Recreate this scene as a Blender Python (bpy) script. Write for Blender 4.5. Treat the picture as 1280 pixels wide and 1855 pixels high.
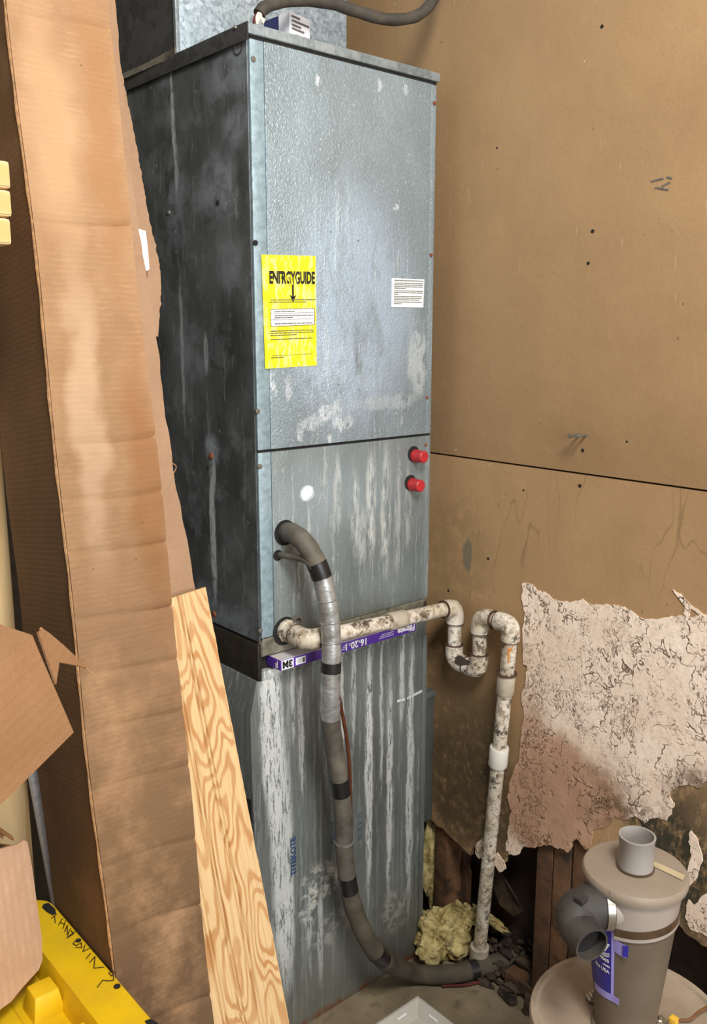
import bpy, bmesh, math, random
from mathutils import Vector, Matrix, noise as mnoise
random.seed(7)
SC = bpy.context.scene
COL = SC.collection
for o in list(bpy.data.objects): bpy.data.objects.remove(o)

# ------------------------------------------------------------------ camera
CAM = Vector((-.9138, -1.327, 1.4525)); YAW, PIT, FPX = .7123, .1973, 1623.0
FW = Vector((math.sin(YAW)*math.cos(PIT), math.cos(YAW)*math.cos(PIT), -math.sin(PIT)))
RT = Vector((math.cos(YAW), -math.sin(YAW), 0)); UP = RT.cross(FW)
cd = bpy.data.cameras.new('camera'); cam = bpy.data.objects.new('camera', cd); COL.objects.link(cam)
cd.sensor_fit = 'VERTICAL'; cd.sensor_height = 36; cd.lens = FPX/1855*36
cd.clip_start = .02
cam.matrix_world = Matrix(((RT.x, UP.x, -FW.x, CAM.x), (RT.y, UP.y, -FW.y, CAM.y), (RT.z, UP.z, -FW.z, CAM.z), (0, 0, 0, 1)))
SC.camera = cam

# ------------------------------------------------------------------ light
w = bpy.data.worlds.new('world'); SC.world = w; w.use_nodes = True
bg = w.node_tree.nodes['Background']; bg.inputs[0].default_value = (.92, .96, 1, 1); bg.inputs[1].default_value = .15
def area(name, loc, target, sx, sy, power, col):
    l = bpy.data.lights.new(name, 'AREA'); l.shape = 'RECTANGLE'; l.size = sx; l.size_y = sy; l.energy = power; l.color = col
    o = bpy.data.objects.new(name, l); COL.objects.link(o); o.location = loc
    o.rotation_euler = (Vector(target)-Vector(loc)).to_track_quat('-Z', 'Y').to_euler(); return o
area('garage_doorway_daylight', (-.9, -4.6, 1.75), (-.1, 0, 1.35), 2.6, 2.0, 130, (.95, .98, 1))
area('ceiling_lamp_light', (-.7, -1.7, 2.75), (.1, -.2, .9), .6, .6, 52, (1, .96, .90))
vs = SC.view_settings; vs.view_transform = 'Standard'; vs.look = 'None'; vs.gamma = 1; vs.use_curve_mapping = False
vs.exposure = .25

def ray(px, py): return FW + RT*((px-640)/FPX) + UP*(-(py-927.5)/FPX)
def at(px, py, X=None, Y=None, Z=None):
    d = ray(px, py)
    t = (X-CAM.x)/d.x if X is not None else (Y-CAM.y)/d.y if Y is not None else (Z-CAM.z)/d.z
    return CAM + d*t
def dep(px, py, D): return CAM + ray(px, py)*D

# ------------------------------------------------------------------ geometry helpers
class G:
    def __init__(s): s.v = []; s.f = []
    def add(s, vs, fs):
        b = len(s.v); s.v += [Vector(p) for p in vs]; s.f += [tuple(b+i for i in f) for f in fs]; return s
    def hexa(s, p):  # 4 bottom (ccw), 4 top
        return s.add(p, [(3,2,1,0),(4,5,6,7),(0,1,5,4),(1,2,6,5),(2,3,7,6),(3,0,4,7)])
    def box(s, a, b):
        (x0,y0,z0),(x1,y1,z1) = a, b
        return s.hexa([(x0,y0,z0),(x1,y0,z0),(x1,y1,z0),(x0,y1,z0),(x0,y0,z1),(x1,y0,z1),(x1,y1,z1),(x0,y1,z1)])
    def prism(s, poly, ext):
        n = len(poly); e = Vector(ext); P = [Vector(p) for p in poly]
        return s.add(P+[p+e for p in P], [tuple(range(n))[::-1], tuple(range(n, 2*n))]+[(i, (i+1)%n, n+(i+1)%n, n+i) for i in range(n)])
    def tube(s, path, r, seg=16, cap=True, close=False):
        P = [Vector(p) for p in path]; n = len(P)
        R = r if isinstance(r, (list, tuple)) else [r]*n
        T = [(P[min(i+1, n-1)]-P[max(i-1, 0)]).normalized() for i in range(n)]
        a = Vector((0,0,1)) if abs(T[0].z) < .9 else Vector((1,0,0))
        N = (a-T[0]*a.dot(T[0])).normalized(); rings = []
        for i in range(n):
            N = (N-T[i]*N.dot(T[i])).normalized(); B = T[i].cross(N)
            rings += [P[i]+(N*math.cos(2*math.pi*k/seg)+B*math.sin(2*math.pi*k/seg))*R[i] for k in range(seg)]
        F = [(i*seg+k, i*seg+(k+1)%seg, (i+1)*seg+(k+1)%seg, (i+1)*seg+k) for i in range(n-1) for k in range(seg)]
        if cap: F += [tuple(range(seg))[::-1], tuple(range((n-1)*seg, n*seg))]
        return s.add(rings, F)
    def hollow(s, path, r, wall, seg=32):
        a = G().tube(path, r, seg, False); b = G().tube(path, [q-wall for q in r], seg, False); n = len(path)
        s.add(a.v+b.v, a.f+[tuple(i+len(a.v) for i in f[::-1]) for f in b.f])
        for e in (0, n-1):
            o = len(s.v)-2*n*seg
            s.f += [(o+e*seg+k, o+e*seg+(k+1)%seg, o+(n+e)*seg+(k+1)%seg, o+(n+e)*seg+k) for k in range(seg)]
        return s
    def lathe(s, prof, c, axis=(0,0,1), seg=32):
        ax = Vector(axis).normalized(); a = Vector((1,0,0)) if abs(ax.x) < .9 else Vector((0,1,0))
        N = (a-ax*a.dot(ax)).normalized(); B = ax.cross(N); c = Vector(c); V = []; n = len(prof)
        for r, z in prof:
            r = max(r, 1e-5)
            V += [c+ax*z+(N*math.cos(2*math.pi*k/seg)+B*math.sin(2*math.pi*k/seg))*r for k in range(seg)]
        F = [(i*seg+k, i*seg+(k+1)%seg, (i+1)*seg+(k+1)%seg, (i+1)*seg+k) for i in range(n-1) for k in range(seg)]
        return s.add(V, F)
    def grid(s, fn, nu, nv):
        V = [fn(i/nu, j/nv) for j in range(nv+1) for i in range(nu+1)]
        return s.add(V, [(j*(nu+1)+i, j*(nu+1)+i+1, (j+1)*(nu+1)+i+1, (j+1)*(nu+1)+i) for j in range(nv) for i in range(nu)])
    def ribbon(s, pts, width, nrm, thick=.0004):
        P = [Vector(p) for p in pts]; n = Vector(nrm).normalized()
        for a, b in zip(P, P[1:]):
            d = (b-a); L = d.length
            if L < 1e-7: continue
            d /= L; q = n.cross(d)*width/2; a2 = a-d*width*.3; b2 = b+d*width*.3
            s.prism([a2-q, b2-q, b2+q, a2+q], n*thick)
        return s

def link(name, me, parent=None):
    o = bpy.data.objects.new(name, me); COL.objects.link(o)
    if parent: o.parent = parent
    return o
def wloc(o): return o.location if o.parent is None else o.location + wloc(o.parent)
def part(name, g, mat, parent=None, bevel=0, smooth=40, local=False, solid=0, label=None, sub=0, disp=None, kind=None):
    """one mesh object; geometry is given in world coordinates unless local"""
    off = Vector((0,0,0)) if (local or parent is None) else wloc(parent)
    if parent is None and not local:
        off = Vector((sum(p.x for p in g.v)/len(g.v), sum(p.y for p in g.v)/len(g.v), min(p.z for p in g.v)))
    me = bpy.data.meshes.new(name); me.from_pydata([tuple(p-off) for p in g.v], [], g.f)
    bm = bmesh.new(); bm.from_mesh(me)
    bmesh.ops.recalc_face_normals(bm, faces=bm.faces)
    if solid: bmesh.ops.solidify(bm, geom=bm.faces[:], thickness=solid)
    if bevel:
        es = [e for e in bm.edges if len(e.link_faces) == 2 and e.calc_face_angle(0) > .5]
        bmesh.ops.bevel(bm, geom=es, offset=bevel, segments=2, affect='EDGES', profile=.6, clamp_overlap=True)
    if sub:
        bmesh.ops.triangulate(bm, faces=[f for f in bm.faces if len(f.verts) > 4])
        bmesh.ops.subdivide_edges(bm, edges=bm.edges[:], cuts=sub, use_grid_fill=True)
    if disp:
        bm.normal_update()
        for v in bm.verts: v.co += v.normal*disp(v.co+off)
    bm.to_mesh(me); bm.free()
    if smooth:
        me.shade_smooth(); me.set_sharp_from_angle(angle=math.radians(smooth))
    if mat: me.materials.append(mat)
    o = link(name, me, parent)
    if parent is None and not local: o.location = off
    if label: o['label'] = label
    if kind: o['kind'] = kind
    return o
def tag(o, label, cat, group=None):
    o['label'] = label; o['category'] = cat
    if group: o['group'] = group
    return o
def thing(name, label, cat, loc=(0,0,0), group=None):
    o = bpy.data.objects.new(name, None); COL.objects.link(o); o.location = loc; o.empty_display_size = .05
    return tag(o, label, cat, group)
def structure(name, loc=(0,0,0), label=None):
    o = bpy.data.objects.new(name, None); COL.objects.link(o); o.location = loc; o['kind'] = 'structure'
    if label: o['label'] = label
    return o
def catmull(pts, n=8):
    P = [Vector(p) for p in pts]; P = [P[0]*2-P[1]]+P+[P[-1]*2-P[-2]]; out = []
    for i in range(1, len(P)-2):
        for k in range(n):
            t = k/n; a, b, c, d = P[i-1:i+3]
            out.append(.5*((2*b)+(c-a)*t+(2*a-5*b+4*c-d)*t*t+(3*b-a-3*c+d)*t**3))
    out.append(P[-2]); return out
def text_geo(s, size, org, right, up, bold=0, align='LEFT', sx=1, ext=.0002):
    cu = bpy.data.curves.new('t', 'FONT'); cu.body = s; cu.size = size; cu.align_x = align; cu.offset = bold; cu.resolution_u = 3
    o = bpy.data.objects.new('t', cu); COL.objects.link(o)
    me = bpy.data.meshes.new_from_object(o.evaluated_get(bpy.context.evaluated_depsgraph_get()))
    r = Vector(right).normalized(); u = Vector(up).normalized(); n = r.cross(u); g = G()
    g.add([Vector(org)+r*v.co.x*sx+u*v.co.y+n*ext for v in me.vertices], [tuple(p.vertices) for p in me.polygons])
    bpy.data.objects.remove(o); bpy.data.curves.remove(cu); bpy.data.meshes.remove(me); return g
def jag(pts, n, amp, seed=0, close=True):
    """subdivide an outline and roughen it in its own plane (points are 3D on the wall, jitter in y/z)"""
    rnd = random.Random(seed); out = []
    m = len(pts)
    for i in range(m if close else m-1):
        a, b = Vector(pts[i]), Vector(pts[(i+1) % m])
        for k in range(n):
            p = a.lerp(b, k/n)
            if k: p += Vector((0, rnd.uniform(-amp, amp), rnd.uniform(-amp, amp)))
            out.append(p)
    if not close: out.append(Vector(pts[-1]))
    return out

# ------------------------------------------------------------------ material helpers
def c(r, g, b):
    f = lambda x: (x/255/12.92 if x/255 <= .04045 else ((x/255+.055)/1.055)**2.4)
    return (f(r), f(g), f(b), 1)
class NB:
    def __init__(s, name):
        s.m = bpy.data.materials.new(name); s.m.use_nodes = True; s.t = s.m.node_tree; s.b = s.t.nodes['Principled BSDF']
        s._p = None
    def n(s, ty, **k):
        x = s.t.nodes.new(ty)
        for a, v in k.items(): setattr(x, a, v)
        return x
    def put(s, sock, v):
        if v is None: return
        if isinstance(v, bpy.types.NodeSocket): s.t.links.new(v, sock)
        else:
            if hasattr(sock.default_value, '__len__') and isinstance(v, (int, float)): v = (v,)*len(sock.default_value)
            if hasattr(sock.default_value, '__len__') and len(v) > len(sock.default_value): v = v[:len(sock.default_value)]
            sock.default_value = v
    @property
    def pos(s):
        if not s._p: s._p = s.n('ShaderNodeNewGeometry').outputs['Position']
        return s._p
    @property
    def obj(s): return s.n('ShaderNodeTexCoord').outputs['Object']
    def vm(s, op, a, b=None):
        x = s.n('ShaderNodeVectorMath', operation=op); s.put(x.inputs[0], a)
        if b is not None: s.put(x.inputs[1], b)
        return x.outputs['Value' if op == 'LENGTH' else 'Vector']
    def ma(s, op, a, b=None, cl=False):
        x = s.n('ShaderNodeMath', operation=op, use_clamp=cl); s.put(x.inputs[0], a)
        if b is not None: s.put(x.inputs[1], b)
        return x.outputs[0]
    def noise(s, v, scale=5, detail=4, rough=.55, dist=0, col=False):
        x = s.n('ShaderNodeTexNoise'); s.put(x.inputs['Vector'], v); s.put(x.inputs['Scale'], scale); s.put(x.inputs['Detail'], detail)
        s.put(x.inputs['Roughness'], rough); s.put(x.inputs['Distortion'], dist); return x.outputs['Color' if col else 'Fac']
    def vor(s, v, scale=5, feature='F1', out='Distance', rnd=1):
        x = s.n('ShaderNodeTexVoronoi', feature=feature); s.put(x.inputs['Vector'], v); s.put(x.inputs['Scale'], scale); s.put(x.inputs['Randomness'], rnd); return x.outputs[out]
    def wave(s, v, scale=5, dist=2, detail=2, dscale=1, direction='X', ty='BANDS', prof='SIN'):
        x = s.n('ShaderNodeTexWave', wave_type=ty, wave_profile=prof)
        if ty == 'BANDS': x.bands_direction = direction
        else: x.rings_direction = direction
        s.put(x.inputs['Vector'], v); s.put(x.inputs['Scale'], scale); s.put(x.inputs['Distortion'], dist); s.put(x.inputs['Detail'], detail); s.put(x.inputs['Detail Scale'], dscale)
        return x.outputs['Fac']
    def mr(s, v, a, b, lo=0, hi=1, smooth=False):
        x = s.n('ShaderNodeMapRange', clamp=True, interpolation_type='SMOOTHSTEP' if smooth else 'LINEAR')
        for i, q in enumerate((v, a, b, lo, hi)): s.put(x.inputs[i], q)
        return x.outputs[0]
    def mix(s, f, a, b, mode='MIX'):
        x = s.n('ShaderNodeMix', data_type='RGBA', blend_type=mode); s.put(x.inputs[0], f); s.put(x.inputs[6], a); s.put(x.inputs[7], b); return x.outputs[2]
    def scl(s, v, sc): return s.vm('MULTIPLY', v, sc)
    def warp(s, v, scale, amt, detail=3):
        d = s.vm('SUBTRACT', s.noise(v, scale, detail, col=True), (.5,.5,.5)); return s.vm('ADD', v, s.vm('MULTIPLY', d, (amt,)*3))
    def blob(s, v, cc, r, soft=.6):
        """1 inside an ellipsoid at cc with radii r, fading to 0 outwards"""
        l = s.vm('LENGTH', s.vm('MULTIPLY', s.vm('SUBTRACT', v, tuple(cc)), tuple(1/q for q in r)))
        return s.mr(l, 1-soft, 1, 1, 0, True)
    def mul(s, *a):
        r = a[0]
        for q in a[1:]: r = s.ma('MULTIPLY', r, q)
        return r
    def mx(s, *a):
        r = a[0]
        for q in a[1:]: r = s.ma('MAXIMUM', r, q)
        return r
    def bump(s, h, strength=.3, dist=.002, nrm=None):
        x = s.n('ShaderNodeBump'); s.put(x.inputs['Height'], h); s.put(x.inputs['Strength'], strength); s.put(x.inputs['Distance'], dist)
        if nrm is not None: s.put(x.inputs['Normal'], nrm)
        return x.outputs[0]
    def out(s, col, rough=.6, metal=0, nrm=None, spec=.5, **k):
        s.put(s.b.inputs['Base Color'], col); s.put(s.b.inputs['Roughness'], rough); s.put(s.b.inputs['Metallic'], metal)
        s.put(s.b.inputs['Specular IOR Level'], spec)
        if nrm is not None: s.put(s.b.inputs['Normal'], nrm)
        for a, v in k.items(): s.put(s.b.inputs[a.replace('_', ' ')], v)
        return s.m
def plain(name, col, rough=.6, metal=0, var=.25, scale=25, bump=0, dirt=None, dscale=8, dth=.55):
    b = NB(name); p = b.pos; n = b.noise(p, scale, 5)
    col2 = tuple(min(1, x*(1+var)) for x in col[:3])+(1,); col1 = tuple(x*(1-var) for x in col[:3])+(1,)
    cc = b.mix(b.mr(n, .3, .7), col1, col2)
    if dirt: cc = b.mix(b.mr(b.noise(p, dscale, 6, .65), dth, dth+.15), cc, dirt)
    return b.out(cc, rough, metal, b.bump(b.noise(p, scale*8, 3), bump, .002) if bump else None)

W, ZT, ZS, ZB, DEP = .4445, 1.9507, 1.2434, .8805, .53
WALLX = .497
def F0(px, py, rx, rz):  # ellipse on the front plane from picture measures
    p = at(px, py, Y=0); return p, (rx*.00149, 10, rz*.00112)
def FX(px, py, X, ry, rz):
    p = at(px, py, X=X); return p, (10, ry*.00149, rz*.00115)

def m_front(name, base, pale, drip_amt, upper):
    b = NB(name); p = b.pos
    wp = b.warp(p, 18, .05)
    n1 = b.noise(b.scl(p, (1, 1, .5)), 7, 6, .6)
    cc = b.mix(b.mr(n1, .3, .7), tuple(x*.82 for x in base[:3])+(1,), tuple(x*1.14 for x in base[:3])+(1,))
    fine = b.noise(p, 160, 3)
    cc = b.mix(b.mul(b.mr(fine, .52, .7), .35), cc, pale)
    # long vertical drips
    st = b.noise(b.scl(wp, (75, 75, 1.7)), 1, 5, .6)
    st2 = b.noise(b.scl(b.warp(p, 30, .012), (150, 150, 3.2)), 1, 4, .6)
    clump = b.mr(b.noise(p, 5, 3), .38, .62)
    if upper:
        m = b.mul(b.blob(wp, *F0(640, 570, 135, 260), .6), b.mr(b.noise(b.scl(wp, (22, 22, 5)), 1, 6, .65), .34, .52))
        m2 = b.mul(b.blob(wp, *F0(610, 690, 90, 100), .8), b.mr(b.noise(wp, 30, 6, .65), .42, .58))
        m3 = b.mul(b.blob(wp, *F0(752, 650, 22, 90), .5), b.mr(b.noise(b.scl(wp, (60, 60, 12)), 1, 6, .7), .42, .52))
        cc = b.mix(b.mul(m, .72), cc, c(180, 198, 218)); cc = b.mix(b.mul(m2, .6), cc, c(190, 206, 222)); cc = b.mix(b.mul(m3, .75), cc, c(205, 214, 218))
        for (x, y, rx, rz, a) in ((484, 700, 9, 26, .9), (520, 700, 6, 20, .5), (588, 745, 10, 14, .9), (605, 752, 8, 22, .9), (622, 768, 12, 12, .9), (540, 785, 6, 12, .9),
                                  (595, 795, 4, 10, .9), (560, 765, 22, 10, .55), (700, 728, 55, 14, .35), (571, 145, 5, 9, .8), (684, 158, 4, 11, .6), (730, 160, 4, 8, .5), (713, 376, 7, 4, .8)):
            cc = b.mix(b.mul(b.blob(b.warp(b.warp(p, 45, .03), 120, .012), *F0(x, y, rx*1.25, rz*1.25), .5), b.mr(b.noise(b.scl(p, (1, 1, .5)), 95, 5, .7), .38, .5), a), cc, c(214, 222, 226))
        dr = b.mul(b.mr(st2, .55, .64), clump, b.blob(p, *F0(640, 640, 170, 330), .5), .85)
    else:
        dr = b.mul(b.mr(st, .53, .60), b.mr(b.noise(b.scl(p, (9, 9, 1.2)), 1, 3), .36, .56), drip_amt)
        dr = b.mx(dr, b.mul(b.mr(st2, .57, .64), clump, drip_amt*.8))
    dr = b.mul(dr, b.mr(b.noise(p, 110, 4, .7), .33, .55, .35, 1))
    cc = b.mix(dr, cc, c(202, 208, 206))
    spk = b.mul(b.mr(b.vor(p, 55), .10, .05), b.mr(b.noise(p, 9, 2), .5, .6))
    cc = b.mix(b.mul(spk, .8), cc, c(220, 226, 228))
    dk = b.mr(b.vor(b.vm('ADD', p, (3, 1, 2)), 16), .035, .02)
    cc = b.mix(b.mul(dk, .8), cc, c(40, 38, 34))
    emb = b.noise(p, 165, 2, .5, 1.4)
    h = b.ma('ADD', emb, b.mul(dr, .6))
    return b.out(cc, b.mr(n1, .3, .7, .38, .56), .45, b.bump(h, .6, .0024), .5)

MT = {}
MT['upper'] = m_front('hammered_galvanised_metal', c(142, 156, 162), c(182, 196, 204), .3, True)
def m_lower():
    b = NB('streaked_galvanised_metal'); p = b.pos; wp = b.warp(p, 18, .04)
    n1 = b.noise(b.scl(p, (1, 1, .4)), 8, 6, .6)
    cc = b.mix(b.mr(n1, .3, .7), c(106, 114, 114), c(140, 148, 148))
    cc = b.mix(b.mul(b.blob(wp, *F0(600, 900, 190, 110), .9), .4), cc, c(160, 176, 184))
    for (x, y0, y1, wd, a) in ((668, 810, 1030, 12, .95), (640, 830, 1020, 10, .7), (608, 820, 960, 8, .6), (695, 800, 1060, 12, .9), (716, 840, 1050, 8, .5), (735, 830, 1010, 7, .45), (652, 900, 1080, 9, .6), (585, 800, 950, 6, .45), (556, 905, 1060, 5, .5), (566, 1020, 1100, 8, .45)):
        m = b.mul(b.blob(b.warp(p, 25, .012), *F0(x, (y0+y1)/2, wd, (y1-y0)*.6), .6), b.mr(b.noise(b.scl(p, (90, 90, 14)), 1, 6, .75), .42, .54), a)
        cc = b.mix(m, cc, c(205, 210, 208))
    cc = b.mix(b.blob(b.warp(p, 60, .012), *F0(553, 893, 13, 15), .4), cc, c(224, 236, 246))
    st2 = b.noise(b.scl(b.warp(p, 30, .012), (150, 150, 3.2)), 1, 4, .6)
    cc = b.mix(b.mul(b.mr(st2, .57, .66), .45), cc, c(190, 196, 196))
    cc = b.mix(b.mul(b.blob(wp, *F0(600, 1130, 260, 60), .8), .5), cc, c(104, 104, 92))
    emb = b.noise(p, 190, 2, .5, 1.2)
    return b.out(cc, .5, .4, b.bump(emb, .35, .0022), .5)
MT['lower'] = m_lower()
def m_plenum():
    b = NB('plenum_streaked_metal'); p = b.pos
    n1 = b.noise(b.scl(p, (1, 1, .3)), 9, 6, .6)
    cc = b.mix(b.mr(n1, .3, .7), c(84, 87, 84), c(120, 124, 120))
    st2 = b.noise(b.scl(b.warp(p, 20, .012), (130, 130, 2.2)), 1, 4, .6)
    cc = b.mix(b.mul(b.mr(st2, .52, .66), .55), cc, c(158, 164, 162))
    rag = b.mr(b.noise(b.scl(b.warp(p, 40, .01), (170, 170, 16)), 1, 7, .75), .42, .49)
    wp = b.warp(p, 14, .016)
    for (x, y, wd, hh, a) in ((495, 1330, 22, 330, 1), (480, 1300, 12, 200, .8), (512, 1560, 26, 330, .85), (545, 1330, 7, 160, .55), (668, 1400, 11, 330, .95), (705, 1430, 9, 300, .9),
                              (690, 1300, 5, 200, .6), (640, 1250, 6, 140, .5), (742, 1420, 11, 380, .85), (728, 1230, 8, 130, .7), (520, 1690, 20, 150, .6), (620, 1330, 5, 260, .6), (580, 1700, 8, 130, .6), (560, 1690, 5, 120, .5), (530, 1260, 6, 110, .6)):
        cc = b.mix(b.mul(b.blob(wp, *F0(x, y, wd*.85, hh), .5), rag, a), cc, c(206, 208, 204))
    spl = b.mr(b.noise(p, 34, 7, .7), .47, .55)
    for (x, y, rx, rz, a) in ((580, 1600, 44, 50, .9), (560, 1640, 20, 60, .9), (715, 1650, 36, 60, .6), (600, 1680, 60, 40, .5)):
        cc = b.mix(b.mul(b.blob(b.warp(p, 25, .04), *F0(x, y, rx, rz), .5), spl, a), cc, c(190, 188, 178))
    low = b.mr(b.n('ShaderNodeSeparateXYZ').outputs[0], 0, 1)
    sx = b.n('ShaderNodeSeparateXYZ'); b.put(sx.inputs[0], p)
    dust = b.mul(b.mr(sx.outputs[2], .26, .0), b.mr(b.noise(b.scl(p, (20, 20, 8)), 1, 5), .3, .7, .35, 1))
    cc = b.mix(b.mul(dust, .75), cc, c(122, 116, 98))
    rust = b.mul(b.mr(b.ma('ADD', sx.outputs[2], b.mul(b.noise(p, 40, 4), .03)), .035, .018), b.mr(b.noise(p, 22, 4), .4, .55))
    cc = b.mix(rust, cc, c(128, 80, 46))
    return b.out(cc, .58, .35, b.bump(b.noise(p, 120, 3), .15, .0015), .4)
MT['plenum'] = m_plenum()
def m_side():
    b = NB('shaded_side_metal'); p = b.pos; wp = b.warp(p, 12, .06)
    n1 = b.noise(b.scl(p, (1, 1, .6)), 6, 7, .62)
    cc = b.mix(b.mr(n1, .36, .66), c(56, 61, 61), c(100, 106, 106))  # same galvanised metal, shade of the left side painted into the base
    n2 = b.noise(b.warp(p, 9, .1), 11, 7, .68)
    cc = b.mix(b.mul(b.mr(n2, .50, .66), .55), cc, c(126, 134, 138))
    for (x, y, ry, rz, a) in ((400, 340, 60, 70, .6), (320, 360, 40, 110, .5), (385, 822, 24, 36, 1), (420, 120, 70, 60, .45), (300, 180, 40, 60, .4), (425, 230, 40, 40, .5), (380, 1090, 60, 50, .7), (430, 1130, 60, 50, .55), (345, 640, 60, 60, .3), (420, 480, 40, 60, .3)):
        q = FX(x, y, 0, ry, rz)
        cc = b.mix(b.mul(b.blob(wp, q[0], q[1], .7), b.mr(b.noise(wp, 22, 6, .65), .34, .54), a), cc, c(150, 158, 166))
    for (x, y, ry, rz, a) in ((386, 965, 9, 150, 1), (312, 200, 5, 90, .8), (318, 290, 6, 80, .6), (330, 640, 5, 160, .5), (373, 640, 6, 40, .5), (387, 860, 6, 40, .8)):
        q = FX(x, y, 0, ry, rz)
        cc = b.mix(b.mul(b.blob(b.warp(p, 25, .012), q[0], q[1], .5), b.mr(b.noise(b.scl(p, (90, 90, 25)), 1, 6, .7), .38, .5), a), cc, c(196, 200, 204))
    st = b.noise(b.scl(b.warp(p, 20, .02), (90, 90, 5)), 1, 5, .65)
    cc = b.mix(b.mul(b.mr(st, .58, .68), .45), cc, c(150, 156, 160))
    spk = b.mul(b.mr(b.vor(b.scl(p, (1, 1, .5)), 60), .12, .06), b.mr(b.noise(p, 10, 2), .52, .6))
    cc = b.mix(b.mul(spk, .6), cc, c(190, 196, 200))
    return b.out(cc, b.mr(n1, .3, .7,   .42, .6), .45, b.bump(b.noise(p, 200, 2), .12, .0015), .5)
MT['side'] = m_side()
def m_galv(name, a, bb, metal=.6, rough=.42, sc=45):
    b = NB(name); p = b.pos
    v = b.vor(b.warp(p, 60, .01), sc, 'F1', 'Color'); n = b.noise(p, 150, 3)
    f = b.mr(b.ma('ADD', b.mul(v, .5), b.mul(n, .7)), .35, .9)
    return b.out(b.mix(f, a, bb), rough, metal, b.bump(n, .12, .001), .5)
MT['duct'] = m_galv('spangled_duct_metal', c(128, 142, 150), c(190, 204, 212), .45, .42, 120)
MT['ductshade'] = m_galv('shaded_duct_metal', c(70, 72, 72), c(96, 98, 98), .6, .5)  # darker copy of the duct metal with left-face shade painted in
MT['lidmetal'] = m_galv('cap_metal', c(120, 130, 134), c(166, 176, 180), .5, .45)
MT['edge'] = plain('corner_strip_metal', c(156, 178, 188), .42, .5, .22, 90, .25)
MT['screw'] = plain('screw_steel', c(128, 124, 116), .45, .6, .3, 300)
MT['rusty'] = plain('rusty_screw', c(122, 66, 36), .8, .1, .35, 300)
MT['dark'] = plain('dark_opening', c(22, 20, 18), .9)
MT['gasket'] = plain('dirty_rack_metal', c(122, 118, 102), .75, .2, .35, 40, .3, c(70, 62, 48), 24, .5)
MT['darkband'] = plain('dark_brown_rack_side', c(46, 41, 34), .5, .35, .3, 30, .1, c(96, 92, 84), 60, .68)
MT['red'] = plain('red_plastic', c(168, 38, 42), .45, 0, .18, 120)
MT['yellowlab'] = None
def m_label(name, base, worn, ink):
    b = NB(name); p = b.pos
    wrk = b.noise(b.scl(b.warp(p, 25, .03), (120, 120, 16)), 1, 4, .6)
    cc = b.mix(b.mr(wrk, .50, .60), base, worn)
    cc = b.mix(b.mul(b.mr(b.noise(b.scl(p, (160, 160, 20)), 1, 5, .7), .58, .66), .6), cc, ink)
    return b.out(cc, .5, 0, b.bump(wrk, .6, .002), .5)
MT['yellowlab'] = m_label('worn_yellow_sticker', c(236, 222, 22), c(244, 238, 132), c(196, 178, 40))
MT['whitelab'] = m_label('worn_white_sticker', c(222, 224, 220), c(240, 242, 240), c(140, 138, 132))
MT['ink'] = plain('black_ink', c(26, 24, 22), .7)
MT['inkgrey'] = plain('faded_ink', c(96, 92, 60), .7, 0, .5, 400)
MT['inkdirt'] = plain('smudged_ink', c(98, 94, 88), .7, 0, .5, 400)
MT['blueink'] = plain('blue_stamp_ink', c(46, 66, 104), .7, .1, .35, 90)
MT['faintblue'] = plain('faint_blue_ink', c(76, 92, 112), .65, .2, .25, 60)
MT['purple'] = plain('purple_carton', c(84, 44, 150), .5, 0, .08)
MT['white'] = plain('white_print', c(236, 236, 238), .5, 0, .04)
MT['filtertop'] = plain('grey_white_card', c(196, 190, 190), .8, 0, .1)
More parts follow.
